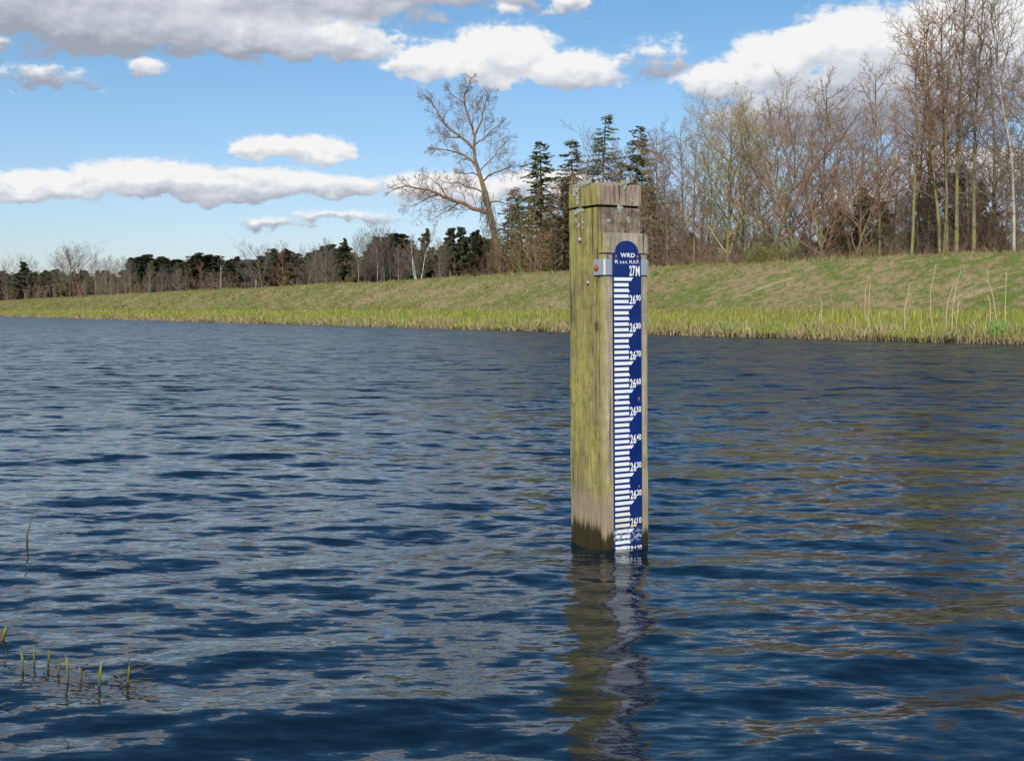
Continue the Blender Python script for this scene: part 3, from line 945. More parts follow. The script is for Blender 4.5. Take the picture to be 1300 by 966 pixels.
# --- spruces and brown conifers left of the post
tree('spruce_a', 690, 182, 46, 'dark spruce with a pointed top just left of the post', 'spruce_tree', wide=1.6)
tree('spruce_b', 731, 178, 47, 'slim dark spruce partly hidden behind the left edge of the post', 'spruce_tree', wide=1.6)
tree('spruce_b', 768, 146, 47, 'tallest dark spruce rising above the middle of the post', 'spruce_tree', wide=1.5)
tree('spruce_a', 803, 160, 48, 'dark broad spruce rising above the right side of the post', 'spruce_tree', wide=1.4)
tree('spruce_a', 712, 225, 44, 'low green spruce filling the gap left of the post', 'spruce_tree', wide=1.0)
tree('larch_a', 668, 248, 44, 'low brown green conifer right of the leaning tree', 'brown_conifer', wide=1.0)
tree('larch_a', 790, 205, 45, 'brown conifer behind the cap of the post', 'brown_conifer', wide=.9)
tree('larch_a', 828, 215, 44, 'brown conifer just right of the cap of the post', 'brown_conifer', wide=.9)
for i, (x, tp, kd) in enumerate([(648, 275, 'bush_c'), (660, 250, 'bush_a'), (678, 240, 'bush_c'), (697, 250, 'bush_a'), (655, 312, 'bush_leafy'), (712, 285, 'bush_c'), (684, 300, 'bush_b')]):
    tree(kd, x, tp, 43.2 + i * .3, ['olive shrub directly right of the leaning tree foot', 'tall brown shrub under the brown green conifer', 'tall olive shrub left of the pointed spruce', 'brown shrub in front of the pointed spruce', 'green leafy shrub right of the leaning tree foot', 'olive shrub touching the left edge of the post', 'low reddish shrub in front of the pointed spruce'][i], 'bare_shrub', 'shrub', wide=.75)

for x, tp, kd, o_, lb in [(722, 214, 'alder_b', 45, 'reddish bare tree between the two spruces left of the post'), (747, 200, 'alder_a', 46, 'bare brown tree just left of the tallest spruce'), (757, 215, 'larch_a', 45, 'brown conifer under the tallest spruce'),
                          (782, 188, 'alder_b', 45, 'reddish bare tree directly right of the tallest spruce'), (793, 172, 'alder_a', 48, 'thin bare tree behind the cap of the post'), (812, 150, 'spread_c', 49, 'wide crowned bare tree behind the right side of the post'), (705, 222, 'alder_a', 44, 'brown bare tree right of the pointed spruce')]:
    tree(kd, x, tp, o_, lb, 'brown_conifer' if kd == 'larch_a' else 'bare_tree')
for i, (x, tp) in enumerate([(178, 345), (195, 347), (214, 343), (233, 348), (247, 341), (268, 345), (285, 343), (300, 346), (316, 341), (340, 346), (372, 340), (398, 341), (428, 338)]):
    tree(['bush_a', 'bush_b', 'spread_c'][i % 3], x, tp - 4, 44 + i % 2, 'brown bare undergrowth tree in front of the dark wood on the left', 'bare_shrub', 'shrub', 'undergrowth in front of the dark wood', wide=.9)
# --- the grove right of the post
GR = [
 (822, 150, 'alder_b', 47, 'slim alder with reddish twigs nearest the right edge of the post'),
 (836, 158, 'alder_a', 45, 'second thin alder right of the post'),
 (850, 172, 'alder_b', 44, 'thin alder with dark stem a little right of the post'),
 (866, 138, 'alder_b', 46, 'slender reddish alder rising above its neighbours right of the post'),
 (880, 160, 'alder_a', 44, 'olive stemmed alder in front of the slender reddish one'),
 (896, 165, 'alder_c', 47, 'thin double alder left of the yellowish tree'),
 (921, 106, 'catkin_a', 46, 'tree with pale yellow crown in the middle of the grove'),
 (942, 128, 'catkin_a', 49, 'second yellowish crowned tree behind the pale yellow one'),
 (955, 150, 'alder_c', 43, 'mossy double stemmed alder right of the yellowish tree'),
 (978, 96, 'spread_a', 46, 'wide tree with rust red crown under the left end of the big cloud'),
 (1012, 82, 'spread_a', 48, 'tall wide tree with reddish crown in front of the big cloud'),
 (1022, 170, 'spread_b', 43, 'low crooked tree with mossy stems forking near the ground'),
 (1042, 84, 'alder_a', 47, 'tall alder just right of the reddish crowned tree'),
 (1062, 120, 'spread_b', 45, 'forked tree with strongly crooked limbs in the grove centre right'),
 (1088, 110, 'spread_c', 50, 'grey bare tree behind the crooked limbed one'),
 (1118, 60, 'tall_a', 48, 'tall thin bare tree left of the trunk with the round crown'),
 (1157, 22, 'tall_a', 43, 'tall tree with round crown and mossy trunk left of the forked pair'),
 (1160, 40, 'alder_b', 47, 'reddish twigged tree behind the tall round crowned one'),
 (1195, -30, 'tall_b', 43, 'tall tree forking low into a wide V shape'),
 (1180, -10, 'alder_a', 47, 'tall thin alder seen through the fork of the V shaped tree'),
 (1203, -20, 'tall_a', 44.5, 'dark thin trunk between the V shaped tree and the mossy straight trunk'),
 (1212, -60, 'tall_a', 42.8, 'straight mossy trunk running out of the top of the picture'),
 (1234, -50, 'tall_a', 42.8, 'gently curved yellow green trunk between the mossy trunk and the pale birch'),
 (1262, 30, 'alder_a', 48, 'bare tree behind the gap left of the pale birch'),
 (1285, -40, 'birch_a', 42.8, 'pale birch trunk near the right edge of the picture'),
 (1305, 40, 'alder_b', 45, 'bare tree just beyond the pale birch at the right edge'),
]
for x, tp, kd, o_, lb in GR:
    tree(kd, x, tp, o_, lb, 'birch_tree' if 'birch' in kd else 'bare_tree', wide=.95)
# beyond the frame the grove goes on
for i, x in enumerate([1340, 1370, 1400, 1440, 1480, 1530, 1590, 1660]):
    tree(['tall_a', 'alder_b', 'spread_a', 'alder_a'][i % 4], x, 30 - 12 * (i % 3), 45, 'bare tree of the grove continuing beyond the right edge', 'bare_tree', 'tree', 'grove beyond the right edge')
# thin stems of the grove nobody can tell apart
rg = random.Random(3)
for i in range(34):
    x = 815 + (1310 - 815) * (i + rg.random()) / 34
    tree(['alder_a', 'alder_b', 'alder_c', 'grey_slim', 'spread_c'][i % 5], x, rg.uniform(185, 255) - max(0, x - 1000) * .12, rg.uniform(50, 66),
         'thin bare tree deep inside the grove right of the post', 'bare_tree', 'tree', 'thin trees deep inside the grove', wide=1.1)
# dark evergreen mass inside the grove
for x, tp, o_, lb in [(1095, 245, 56, 'dark evergreen low behind the crooked limbed tree'), (1062, 262, 57, 'dark evergreen left part of the low clump in the grove'), (1120, 262, 58, 'dark evergreen right part of the low clump in the grove'),
                      (1215, 215, 60, 'dark evergreen behind the straight mossy trunk'), (1180, 240, 60, 'dark evergreen behind the V shaped tree'), (1240, 238, 61, 'dark evergreen behind the curved yellow green trunk')]:
    tree('pine_b', x, tp, o_, lb, 'pine_tree', wide=1.5)
# undergrowth shrubs along the foot of the grove
kk = 0
for row, (o0, t0, wd) in enumerate([(42.6, 312, .8), (44.5, 300, .9), (47.5, 296, 1.0), (53, 284, 1.1), (60, 282, 1.2)]):
    x = 818 + row * 6
    while x < 1330:
        tp = t0 + rg.uniform(-12, 10) - (x - 820) * .022
        kd = rg.choice(['bush_a', 'bush_a', 'bush_b', 'bush_c'])
        if x > 1150 and rg.random() < .5: kd = 'bush_b'
        tree(kd, x, tp, o0 + rg.uniform(-.4, .4), {'bush_a': 'bare brown', 'bush_b': 'bare reddish brown', 'bush_c': 'bare olive'}[kd] + ' shrub in the undergrowth along the foot of the grove', 'bare_shrub', 'shrub', 'undergrowth along the foot of the grove', wide=wd)
        x += (25 if row < 3 else 30) * rg.uniform(.8, 1.25)
        kk += 1
tree('bush_leafy', 985, 298, 42.4, 'shrub with fresh yellow green leaves in the grove undergrowth', 'leafy_shrub', 'shrub', wide=.9)
tree('bush_leafy', 962, 312, 42.4, 'smaller leafing shrub left of the fresh yellow green one', 'leafy_shrub', 'shrub', wide=.9)
# dark wood closing the view behind the conifers
for i, x in enumerate(range(640, 840, 13)):
    tree(['larch_a', 'spruce_a'][i % 2], x, 240 + 12 * math.sin(i * 1.7), 52 + i % 3, 'dark conifer in the closed stand behind the post', 'spruce_tree', 'tree', 'closed conifer stand behind the post', wide=1.2)
# far wood right behind everything
for i, x in enumerate(range(830, 1360, 24)):
    tree(['pine_b', 'spread_c'][i % 2], x, 302 - (x - 830) * .03 + 5 * math.sin(i * 1.7), 95 + (i * 7) % 11, 'distant tree of the wood seen through the grove', 'bare_tree', 'tree', 'distant wood seen through the grove', wide=1.6)

# ------------------------------------------------------------------ dry reeds on the right bank
rm, t = mat('dry_reed')
nn = t.noise(t.n('ShaderNodeTexCoord').outputs['Object'], 6, 3, .6)
t.out(t.principled(t.mix(nn, (.38, .27, .15), (.60, .48, .30)), .7, .15))
def zp(X, Y): return 1050 + X / 4.832, 250 + Y / 4.832
REEDS = [
 ([(275, 875), (235, 720), (240, 590), (268, 480)], 'tall dry reed with a bent foot, left of the low brown tuft row'),
 ([(245, 700), (262, 600), (272, 530)], 'short dry reed crossing the bent one'),
 ([(470, 870), (478, 700), (505, 600), (520, 530)], 'faint dry reed leaning right, third group from the left'),
 ([(585, 870), (578, 800), (588, 720)], 'short broken dry reed left of the tallest straight one'),
 ([(655, 885), (640, 720), (645, 560), (680, 415)], 'tallest dry reed, straight with its tip bent right'),
 ([(730, 820), (740, 680), (775, 570), (800, 520)], 'dry reed leaning right beside the long slanting one'),
 ([(760, 880), (775, 690), (800, 560), (840, 450)], 'long slanting dry reed right of the tallest one'),
 ([(790, 740), (810, 660), (830, 630), (850, 690)], 'drooping dry reed tip beside the long slanting one'),
 ([(1012, 760), (1004, 640), (995, 600)], 'short upright dry reed left of the curved right hand one'),
 ([(1062, 770), (1025, 620), (1000, 520), (1000, 440)], 'curved dry reed bending left near the right edge'),
 ([(1098, 850), (1102, 720), (1108, 620), (1118, 460)], 'upright dry reed near the right edge'),
 ([(182, 880), (180, 800), (182, 740), (172, 730)], 'stubby dry reed stump at the waterline'),
 ([(182, 880), (170, 850), (156, 830)], 'short dry reed blade leaning left from the stubby stump'),
 ([(-22, 875), (-24, 790), (-26, 720), (-24, 620)], 'single dry reed left of the stubby stump'),
 ([(-55, 850), (-45, 760), (-30, 690)], 'thin dry reed leaning towards the single one'),
 ([(330, 870), (335, 780), (328, 710)], 'thin short dry reed between the bent one and the faint one'),
]
for i, (pts, lb) in enumerate(REEDS):
    px0, py0 = zp(*pts[0])
    p = at(px0, 27.25 + .2 * (i % 3)); dep = p.y
    zb = gz(p)
    q = []
    zy0 = zrow(py0, dep)
    for j, c in enumerate(pts):
        x_, y_ = zp(*c)
        q.append(Vector(((x_ - 650) / F * dep, dep + .08 * j, zrow(y_, dep) - min(0, zy0 - zb) * 0)))
    q[0].z = zb - .05
    q2 = refine(q, random.Random(i), .03)
    o0 = q2[0].copy()
    b = Buf()
    b.tube([v_ - o0 for v_ in q2], [.014 * (1 - .6 * k / len(q2)) for k in range(len(q2))], 5, True)
    rg_ = random.Random(i)
    e = put('dry_reed', b.mesh('dry_reed', rm)); e.location = o0
    for k in range(3):
        b2 = Buf()
        pp, td = along(q2, rg_.uniform(.2, .7))
        e_ = pp - o0 + Vector((rg_.uniform(-.12, .12), 0, rg_.uniform(-.02, .2)))
        b2.quad((pp - o0 + e_) / 2, (e_ - pp + o0) / 2, Vector((0, .003, .007)))
        put('leaf', b2.mesh('reed_leaf', rm, False), e)
    tag(e, lb, 'reed', 'dry reeds on the right of the far bank')
# light green iris-like clump near the right edge
fm, t = mat('young_iris')
t.out(t.principled(t.mix(t.noise(t.n('ShaderNodeNewGeometry').outputs['Position'], 5, 2), (.12, .24, .05), (.24, .36, .10)), .5, .3))
for cx, nbl, hgt, lb in [(1272, 46, .55, 'clump of fresh bright green blades at the waterline near the right edge'), (930, 26, .30, 'small dark green tuft at the waterline right of the post'), (968, 26, .28, 'second small green tuft at the waterline right of the post'), (512 + 0, 30, .35, 'fresh green tuft on the bank below the white birch')]:
    p = at(cx, 27.2 if cx != 512 else 28)
    e = empty('water_iris', (p.x, p.y, gz(p))); rg_ = random.Random(cx)
    for k in range(nbl):
        b = Buf()
        a = rg_.uniform(0, 6.28); l = rg_.uniform(.5, 1) * hgt
        st = Vector((rg_.gauss(0, .22), rg_.gauss(0, .12), 0))
        tip = st + Vector((math.cos(a) * l * .3, math.sin(a) * l * .3, l))
        md = st.lerp(tip, .55) + Vector((0, 0, l * .08))
        w_ = Vector((.013, .004, 0))
        i0 = len(b.v)
        b.v += [st - w_, st + w_, md + w_, md - w_, tip]
        b.f += [(i0, i0 + 1, i0 + 2, i0 + 3), (i0 + 3, i0 + 2, i0 + 4)]
        put('blade', b.mesh('blade', fm, False), e)
    tag(e, lb, 'plant')

# ------------------------------------------------------------------ shoots growing out of the near water, bottom left
sm2, t = mat('green_shoot')
tcn = t.n('ShaderNodeTexCoord').outputs['Object']
zz_ = t.sep(tcn)[2]
t.out(t.principled(t.mix(t.smooth(zz_, .0, .05), (.10, .08, .03), t.mix(t.noise(tcn, 40, 2), (.12, .17, .03), (.30, .32, .06))), .45, .4))
def wpt(px, py):
    d_ = F * CAM_H / (py - HZ)
    return Vector(((px - 650) / F * d_, d_, 0))
# (base x, base y, tip x, tip y) in the photo
SH = [(24.5, 855, 22, 828, 'dark green shoot, leftmost of the row in the near water'), (39, 846, 38.5, 821, 'tall pale shoot second from the left in the near water'), (57, 845, 59, 827, 'small green shoot third from the left in the near water'),
      (70, 858, 70.5, 840, 'short yellow shoot fourth from the left in the near water'), (82, 868, 79.5, 833, 'long slanting shoot in the middle of the near row'), (99.5, 865, 96.5, 848, 'short green shoot right of the long slanting one'),
      (122, 874, 125, 842, 'long yellow green shoot leaning right in the near water'), (159, 866, 161, 845, 'rightmost shoot of the row in the near water'), (-2, 815, 4.5, 796, 'green leaf tip entering at the left edge'),
      (32, 692, 32.5, 678, 'small green tip standing in front of the grey stem')]
for i, (bx, by, tx, ty, lb) in enumerate(SH):
    p = wpt(bx, by)
    dep = p.y
    tip = Vector(((tx - 650) / F * dep, dep, zrow(ty, dep)))
    tip.z = max(.02, tip.z)
    b = Buf()
    st = Vector((0, 0, -.12)); tp_ = tip - p
    w_ = .0027 if i != 8 else .006
    b.tube([st, Vector((0, 0, 0)), tp_ * .6 + Vector((.001, 0, 0)), tp_], [w_ * .8, w_, w_ * .8, w_ * .12], 6, True)
    e = put('water_shoot', b.mesh('shoot', sm2)); e.location = p
    b = Buf()
    b.quad(Vector((.0, 0, .5 * tp_.z)) + tp_ * .05, Vector((tp_.x * .3 + .002, -.003, tp_.z * .4)), Vector((.0024, .001, 0)))
    put('leaf', b.mesh('shoot_leaf', sm2, False), e)
    tag(e, lb, 'water plant', 'shoots in the near water')
# thin grey stem
dm, t = mat('soaked_straw')
t.out(t.principled((.10, .075, .04), .5, .4))
b = Buf()
p = wpt(31, 700); dep = p.y
b.tube([Vector((0, 0, -.1)), Vector((0, 0, .05)), Vector(((34 - 31) / F * dep, 0, zrow(672, dep))), Vector((8 / F * dep, 0, zrow(652, dep)))], [.0035, .003, .0022, .0012], 5, True)
e = put('thin_stem', b.mesh('thin_stem', dm)); e.location = p
tag(e, 'thin bent dead stem rising from the water at the left edge', 'plant')
# floating straw
fb = Buf(); rg = random.Random(8)
for i in range(45):
    x_ = rg.uniform(-20, 185); y_ = rg.uniform(838, 905)
    p = wpt(x_, y_); a = rg.uniform(-.5, .9); l = rg.uniform(.02, .09)
    dv = Vector((math.cos(a), math.sin(a), rg.uniform(0, .25))).normalized()
    fb.tube([p + Vector((0, 0, .002)), p + dv * l * .5 + Vector((0, 0, .006)), p + dv * l], [.0012, .001, .0006], 4)
e = put('floating_straw', fb.mesh('floating_straw', dm))
tag(e, 'loose bits of dead straw floating among the shoots', 'plant debris', kind='stuff')

# ------------------------------------------------------------------ the gauge post
ALPHA = R(31)
PW = .19
post = empty('gauge_post', ((762.5 - 650) / F * 4.494, 4.494, 0), ALPHA)
post.rotation_euler = (Matrix.Rotation(R(-.45), 4, 'Y') .inverted() @ Matrix.Rotation(ALPHA, 4, 'Z')).to_euler() if False else (Matrix.Rotation(R(-.42), 4, 'Y') @ Matrix.Rotation(ALPHA, 4, 'Z')).to_euler()
tag(post, 'mossy square wooden post carrying a blue water level gauge, standing in the canal', 'gauge post')

def wood(name, kind):
    """kind: 'side' green algae, 'front' weathered grey brown, 'board' pale grey board"""
    m, t = mat(name)
    tcn = t.n('ShaderNodeTexCoord').outputs['Object']
    X_, Y_, Z_ = t.sep(tcn)
    g1 = t.noise(t.mapping(tcn, scale=(1, 1, .06)), 130, 6, .7, .3)
    g2 = t.noise(t.mapping(tcn, scale=(1, 1, .10)), 26, 4, .6, .2)
    blot = t.noise(tcn, 9, 5, .65)
    blot2 = t.noise(t.vm('ADD', tcn, (3, 3, 3)), 28, 5, .7)
    speck = t.noise(t.vm('ADD', tcn, (9, 1, 3)), 120, 3, .7)
    if kind == 'side':
        c = t.mix(t.smooth(g1, .32, .68), (.13, .10, .045), (.34, .28, .12))
        c = t.mix(t.smooth(t.m('ADD', g2, t.m('MULTIPLY', blot, .6)), .66, 1.0), c, (.33, .295, .07))
        c = t.mix(t.m('MULTIPLY', t.smooth(blot2, .50, .66), .7), c, (.16, .14, .045))
        c = t.mix(t.m('MULTIPLY', t.smooth(g2, .60, .72), .6), c, (.40, .33, .19))
        # darker long stain near the far edge
        st = t.m('MULTIPLY', t.m('MULTIPLY', t.smooth(Y_, .13, .16), t.smooth(Z_, .74, .84)), t.smooth(t.m('ADD', Z_, t.m('MULTIPLY', g2, .3)), 1.16, 1.08))
        c = t.mix(t.m('MULTIPLY', st, .7), c, (.10, .085, .05))
    elif kind == 'front':
        c = t.mix(t.smooth(g1, .3, .7), (.11, .08, .055), (.33, .26, .185))
        c = t.mix(t.m('MULTIPLY', t.smooth(blot2, .46, .62), .75), c, (.075, .06, .045))
        c = t.mix(t.m('MULTIPLY', t.smooth(g2, .56, .7), .5), c, (.40, .32, .24))
    elif kind == 'cap':
        c = t.mix(t.smooth(g1, .3, .7), (.19, .135, .09), (.40, .31, .225))
        c = t.mix(t.m('MULTIPLY', t.smooth(g2, .56, .7), .5), c, (.12, .09, .06))
    else:
        c = t.mix(t.smooth(g1, .3, .7), (.26, .215, .15), (.43, .37, .27))
        c = t.mix(t.m('MULTIPLY', t.smooth(blot2, .5, .7), .5), c, (.30, .25, .185))
        ywl = t.m('MULTIPLY', t.smooth(blot2, .48, .62), t.smooth(t.m('ADD', Z_, t.m('MULTIPLY', blot, .35)), .62, .42))
        c = t.mix(t.m('MULTIPLY', ywl, .7), c, (.46, .36, .05))
        edge_ = t.smooth(X_, .006, .0025)
        c = t.mix(t.m('MULTIPLY', edge_, .7), c, t.mix(blot2, (.27, .24, .06), (.36, .31, .08)))
    crk = t.noise(t.mapping(tcn, scale=(1, 1, .035), loc=(7, 3, 1)), 60, 4, .6, .5)
    crack = t.m('MULTIPLY', t.smooth(crk, .60, .66), .8)
    c = t.mix(crack, c, (.035, .028, .018))
    c = t.mix(1.0, c, t.ramp(t.noise(t.vm('ADD', tcn, (1, 8, 2)), 16, 6, .7), [(.3, .74), (.5, 1.05), (.7, 1.3)]), 'MULTIPLY')
    kn = t.n('ShaderNodeTexVoronoi'); kn.inputs['Scale'].default_value = 5.5
    t.put(kn.inputs['Vector'], t.mapping(tcn, scale=(1, 1, .6), loc=(2, 5, 1)))
    c = t.mix(t.m('MULTIPLY', t.smooth(kn.outputs['Distance'], .085, .05), .75), c, (.06, .042, .022))
    # pale specks of lichen
    c = t.mix(t.m('MULTIPLY', t.smooth(speck, .70, .76), .7), c, (.50, .48, .40))
    # splash zone and wet foot
    j = t.m('ADD', t.m('MULTIPLY', t.m('SUBTRACT', g2, .5), .10), t.m('MULTIPLY', t.m('SUBTRACT', g1, .5), .11))
    zj = t.m('ADD', Z_, j)
    c = t.mix(t.m('MULTIPLY', t.smooth(zj, .24, .15), .75), c, t.mix(g1, (.20, .135, .085), (.42, .33, .24)))
    thr = {'side': .092, 'front': .085, 'cap': .1, 'board': .07}[kind]
    wetf = t.smooth(zj, thr + .01, thr - .03)
    c = t.mix(wetf, c, t.mix(g2, (.012, .009, .005), (.07, .055, .018)))
    rough = t.lin(wetf, 0, 1, .88, .35)
    h = t.m('SUBTRACT', t.m('ADD', t.m('MULTIPLY', g1, 1.0), t.m('MULTIPLY', blot2, .4)), crack)
    t.out(t.principled(c, rough, .3, normal=t.bump(h, .9, .004)))
    return m
W_SIDE, W_FRONT, W_BOARD, W_CAP = wood('algae_wood', 'side'), wood('weathered_wood', 'front'), wood('grey_board_wood', 'board'), wood('cap_wood', 'cap')
# the side face of the cap is the green one too
GROOVE_SHADE, t = mat('groove_wood')
t.out(t.principled((.05, .04, .02), .95, .1))  # shade under the cap put into the groove's wood colour

def rough_box(name, x0, x1, y0, y1, z0, z1, mats, parent, step=.02, amp=.0012, rnd=.004, seed=0, worn=0.0, top_fn=None):
    """box whose faces are finely divided and weathered; mats: (left side, front) others take front"""
    nx = max(2, int((x1 - x0) / step) + 1); ny = max(2, int((y1 - y0) / step) + 1); nz = max(2, int((z1 - z0) / step) + 1)
    verts = {}; V_ = []; F_ = []; M_ = []
    cx, cy = (x0 + x1) / 2, (y0 + y1) / 2
    def vid(i, j, k):
        key = (i, j, k)
        if key in verts: return verts[key]
        x = x0 + (x1 - x0) * i / nx; y = y0 + (y1 - y0) * j / ny; z = z0 + (z1 - z0) * k / nz
        ex = i in (0, nx); ey = j in (0, ny); ez = k in (0, nz)
        dx_ = 1 if i == nx else -1; dy_ = 1 if j == ny else -1
        p = Vector((x * 30, y * 30, z * 5 + seed))
        w = mnoise.noise(p * 1.0) * amp + mnoise.noise(p * 4.0) * amp * .6
        if ex: x += w * dx_
        if ey: y += w * dy_
        if ex and ey:
            cut = rnd * (.5 + .9 * abs(mnoise.noise(Vector((i, j, z * 12 + seed)))))
            x -= dx_ * cut * .5; y -= dy_ * cut * .5
        if k == nz:
            if top_fn: z += top_fn((x - x0) / (x1 - x0), (y - y0) / (y1 - y0))
            z += mnoise.noise(Vector((x * 40, y * 40, seed))) * worn
            if ex or ey: z -= rnd * .5 + worn * abs(mnoise.noise(Vector((x * 60, y * 60, 3 + seed))))
        verts[key] = len(V_); V_.append((x, y, z))
        return verts[key]
    for j in range(ny):
        for k in range(nz):
            F_.append((vid(0, j, k), vid(0, j, k + 1), vid(0, j + 1, k + 1), vid(0, j + 1, k))); M_.append(0)
            F_.append((vid(nx, j, k), vid(nx, j + 1, k), vid(nx, j + 1, k + 1), vid(nx, j, k + 1))); M_.append(1)
    for i in range(nx):
        for k in range(nz):
            F_.append((vid(i, 0, k), vid(i + 1, 0, k), vid(i + 1, 0, k + 1), vid(i, 0, k + 1))); M_.append(1)
            F_.append((vid(i, ny, k), vid(i, ny, k + 1), vid(i + 1, ny, k + 1), vid(i + 1, ny, k))); M_.append(1)
    for i in range(nx):
        for j in range(ny):
            F_.append((vid(i, j, nz), vid(i + 1, j, nz), vid(i + 1, j + 1, nz), vid(i, j + 1, nz))); M_.append(1)
            F_.append((vid(i, j, 0), vid(i, j + 1, 0), vid(i + 1, j + 1, 0), vid(i + 1, j, 0))); M_.append(1)
    me = bpy.data.meshes.new(name)
    me.from_pydata(V_, [], F_); me.update()
    for m_ in mats: me.materials.append(m_)
    me.polygons.foreach_set('material_index', M_)
    return put(name, me, parent)
rough_box('shaft', 0, PW, 0, PW, -1.4, 1.224, (W_SIDE, W_FRONT), post, step=.012, seed=1, worn=.002)
rough_box('groove', .009, PW - .009, .009, PW - .009, 1.218, 1.236, (GROOVE_SHADE, GROOVE_SHADE), post, step=.03, amp=.0005, seed=2)
rough_box('cap', -.002, PW + .003, -.002, PW + .002, 1.2315, 1.306, (W_SIDE, W_CAP), post, step=.008, amp=.0022, rnd=.007, seed=3, worn=.004,
          top_fn=lambda a, b: .012 * math.sin(math.pi * a) * math.sin(math.pi * b) + .008 * b)
rough_box('backing_board', .0015, PW - .0005, -.035, -.0006, -.5, 1.056, (W_BOARD, W_BOARD), post, step=.012, amp=.0008, rnd=.003, seed=4)
rough_box('top_block', -.003, PW + .001, -.040, -.0006, 1.0585, 1.130, (W_BOARD, W_BOARD), post, step=.01, amp=.001, rnd=.004, seed=5, worn=.001)

# metal clamp: a band bent round the board, lapping onto the post
met, t = mat('galvanised_steel')
tcn = t.n('ShaderNodeTexCoord').outputs['Object']
nn = t.noise(tcn, 60, 4, .6)
t.out(t.principled(t.mix(nn, (.55, .55, .54), (.72, .72, .71)), t.lin(nn, 0, 1, .38, .55), .5, .7, normal=t.bump(nn, .15, .001)))
def band(name, path, z0, z1, th, m, parent):
    """a vertical strip following a path in the xy plane, with thickness th"""
    V_ = []; F_ = []
    k = len(path)
    for i, p in enumerate(path):
        a = path[max(0, i - 1)]; b = path[min(k - 1, i + 1)]
        d_ = Vector((b[0] - a[0], b[1] - a[1], 0)).normalized(); nn_ = Vector((d_.y, -d_.x, 0))
        for z_ in (z0, z1):
            V_.append(Vector((p[0], p[1], z_))); V_.append(Vector((p[0], p[1], z_)) + nn_ * th)
    for i in range(k - 1):
        a = i * 4; b = a + 4
        F_ += [(a, b, b + 2, a + 2), (a + 1, a + 3, b + 3, b + 1), (a, a + 1, b + 1, b), (a + 2, b + 2, b + 3, a + 3)]
    F_ += [(0, 2, 3, 1), (k * 4 - 4, k * 4 - 3, k * 4 - 1, k * 4 - 2)]
    me = bpy.data.meshes.new(name); me.from_pydata([tuple(v) for v in V_], [], F_); me.update(); me.materials.append(m)
    return put(name, me, parent)
x0, x1 = -.0028, PW + .0022
yF = -.0385
rc = .007
path = [(x0, .026), (x0, .01), (x0, -.01), (x0, yF + rc)]
path += [(x0 + rc - rc * math.cos(a), yF + rc - rc * math.sin(a)) for a in [R(15 * i) for i in range(1, 7)]]
path += [(x0 + .05, yF), (x1 - .05, yF)]
path += [(x1 - rc + rc * math.sin(a), yF + rc - rc * math.cos(a)) for a in [R(15 * i) for i in range(0, 7)]]
path += [(x1, -.01), (x1, .026)]
path = path
cl = band('clamp', path[::1], .980, 1.036, .0018, met, post)
cl['label'] = 'galvanised steel clamp'
rust, t = mat('rusty_bolt')
nn = t.noise(t.n('ShaderNodeTexCoord').outputs['Object'], 220, 4, .6)
t.out(t.principled(t.mix(nn, (.16, .05, .02), (.42, .16, .07)), .8, .3, normal=t.bump(nn, .4, .001)))
def disc_x(name, cx, cy, cz, r_, h_, m, parent, axis=-1, k=10, dome=.35, ax='x'):
    """short domed head sticking out of a face"""
    V_ = []; F_ = []
    prof = [(0, r_), (h_ * .55, r_), (h_ * .85, r_ * .8), (h_, r_ * dome)]
    for d_, rr in prof:
        for i in range(k):
            a = 2 * math.pi * i / k
            if ax == 'x': V_.append((cx + axis * d_, cy + rr * math.cos(a), cz + rr * math.sin(a)))
            else: V_.append((cx + rr * math.cos(a), cy + axis * d_, cz + rr * math.sin(a)))
    for j in range(len(prof) - 1):
        for i in range(k):
            F_.append((j * k + i, j * k + (i + 1) % k, (j + 1) * k + (i + 1) % k, (j + 1) * k + i))
    F_.append(tuple(range((len(prof) - 1) * k, len(prof) * k)))
    me = bpy.data.meshes.new(name); me.from_pydata(V_, [], F_); me.update(); me.materials.append(m)
    return put(name, me, parent)
wsh = disc_x('washer', x0 - .002, .006, 1.006, .0125, .0025, rust, cl, k=16, dome=.85)
disc_x('bolt', x0 - .0045, .006, 1.006, .0085, .007, rust, cl, k=6)
zinc, t = mat('dull_zinc')
t.out(t.principled((.42, .42, .39), .6, .4, .3))
for (yy, zz2, r2) in [(.115, 1.112, .0075), (.062, .955, .006)]:
    nl = disc_x('nail', -.001, yy, zz2, r2, .008, zinc, post)

# gauge plate
blue, t = mat('blue_enamel')
tcn = t.n('ShaderNodeTexCoord').outputs['Object']
Z_ = t.sep(tcn)[2]
nz1 = t.noise(t.mapping(tcn, scale=(1, 1, 1.5)), 70, 5, .7)
nz2 = t.noise(tcn, 14, 4, .6)
lime = t.m('MULTIPLY', t.smooth(nz1, .47, .56), t.m('MULTIPLY', t.smooth(t.m('ADD', Z_, t.m('MULTIPLY', nz2, .05)), .105, .085), t.smooth(Z_, .02, .035)))
c = t.mix(t.smooth(nz2, .3, .7), (.004, .018, .118), (.006, .027, .158))
c = t.mix(t.m('MULTIPLY', t.smooth(Z_, .20, .10), .5), c, (.01, .03, .10))
for sx_, sz_ in ((.0155, 1.046), (.110, 1.046), (.0175, .535), (.113, .537)):
    dd_ = t.vm('LENGTH', t.vm('MULTIPLY', t.vm('SUBTRACT', tcn, (.029 + sx_, -.0445, sz_ - .002)), (1, 0, .6)))
    c = t.mix(t.m('MULTIPLY', t.smooth(t.m('ADD', dd_, t.m('MULTIPLY', nz1, .004)), .010, .004), .6), c, (.20, .09, .03))
chip = t.smooth(t.noise(t.vm('ADD', tcn, (4, 4, 4)), 55, 3, .6), .73, .75)
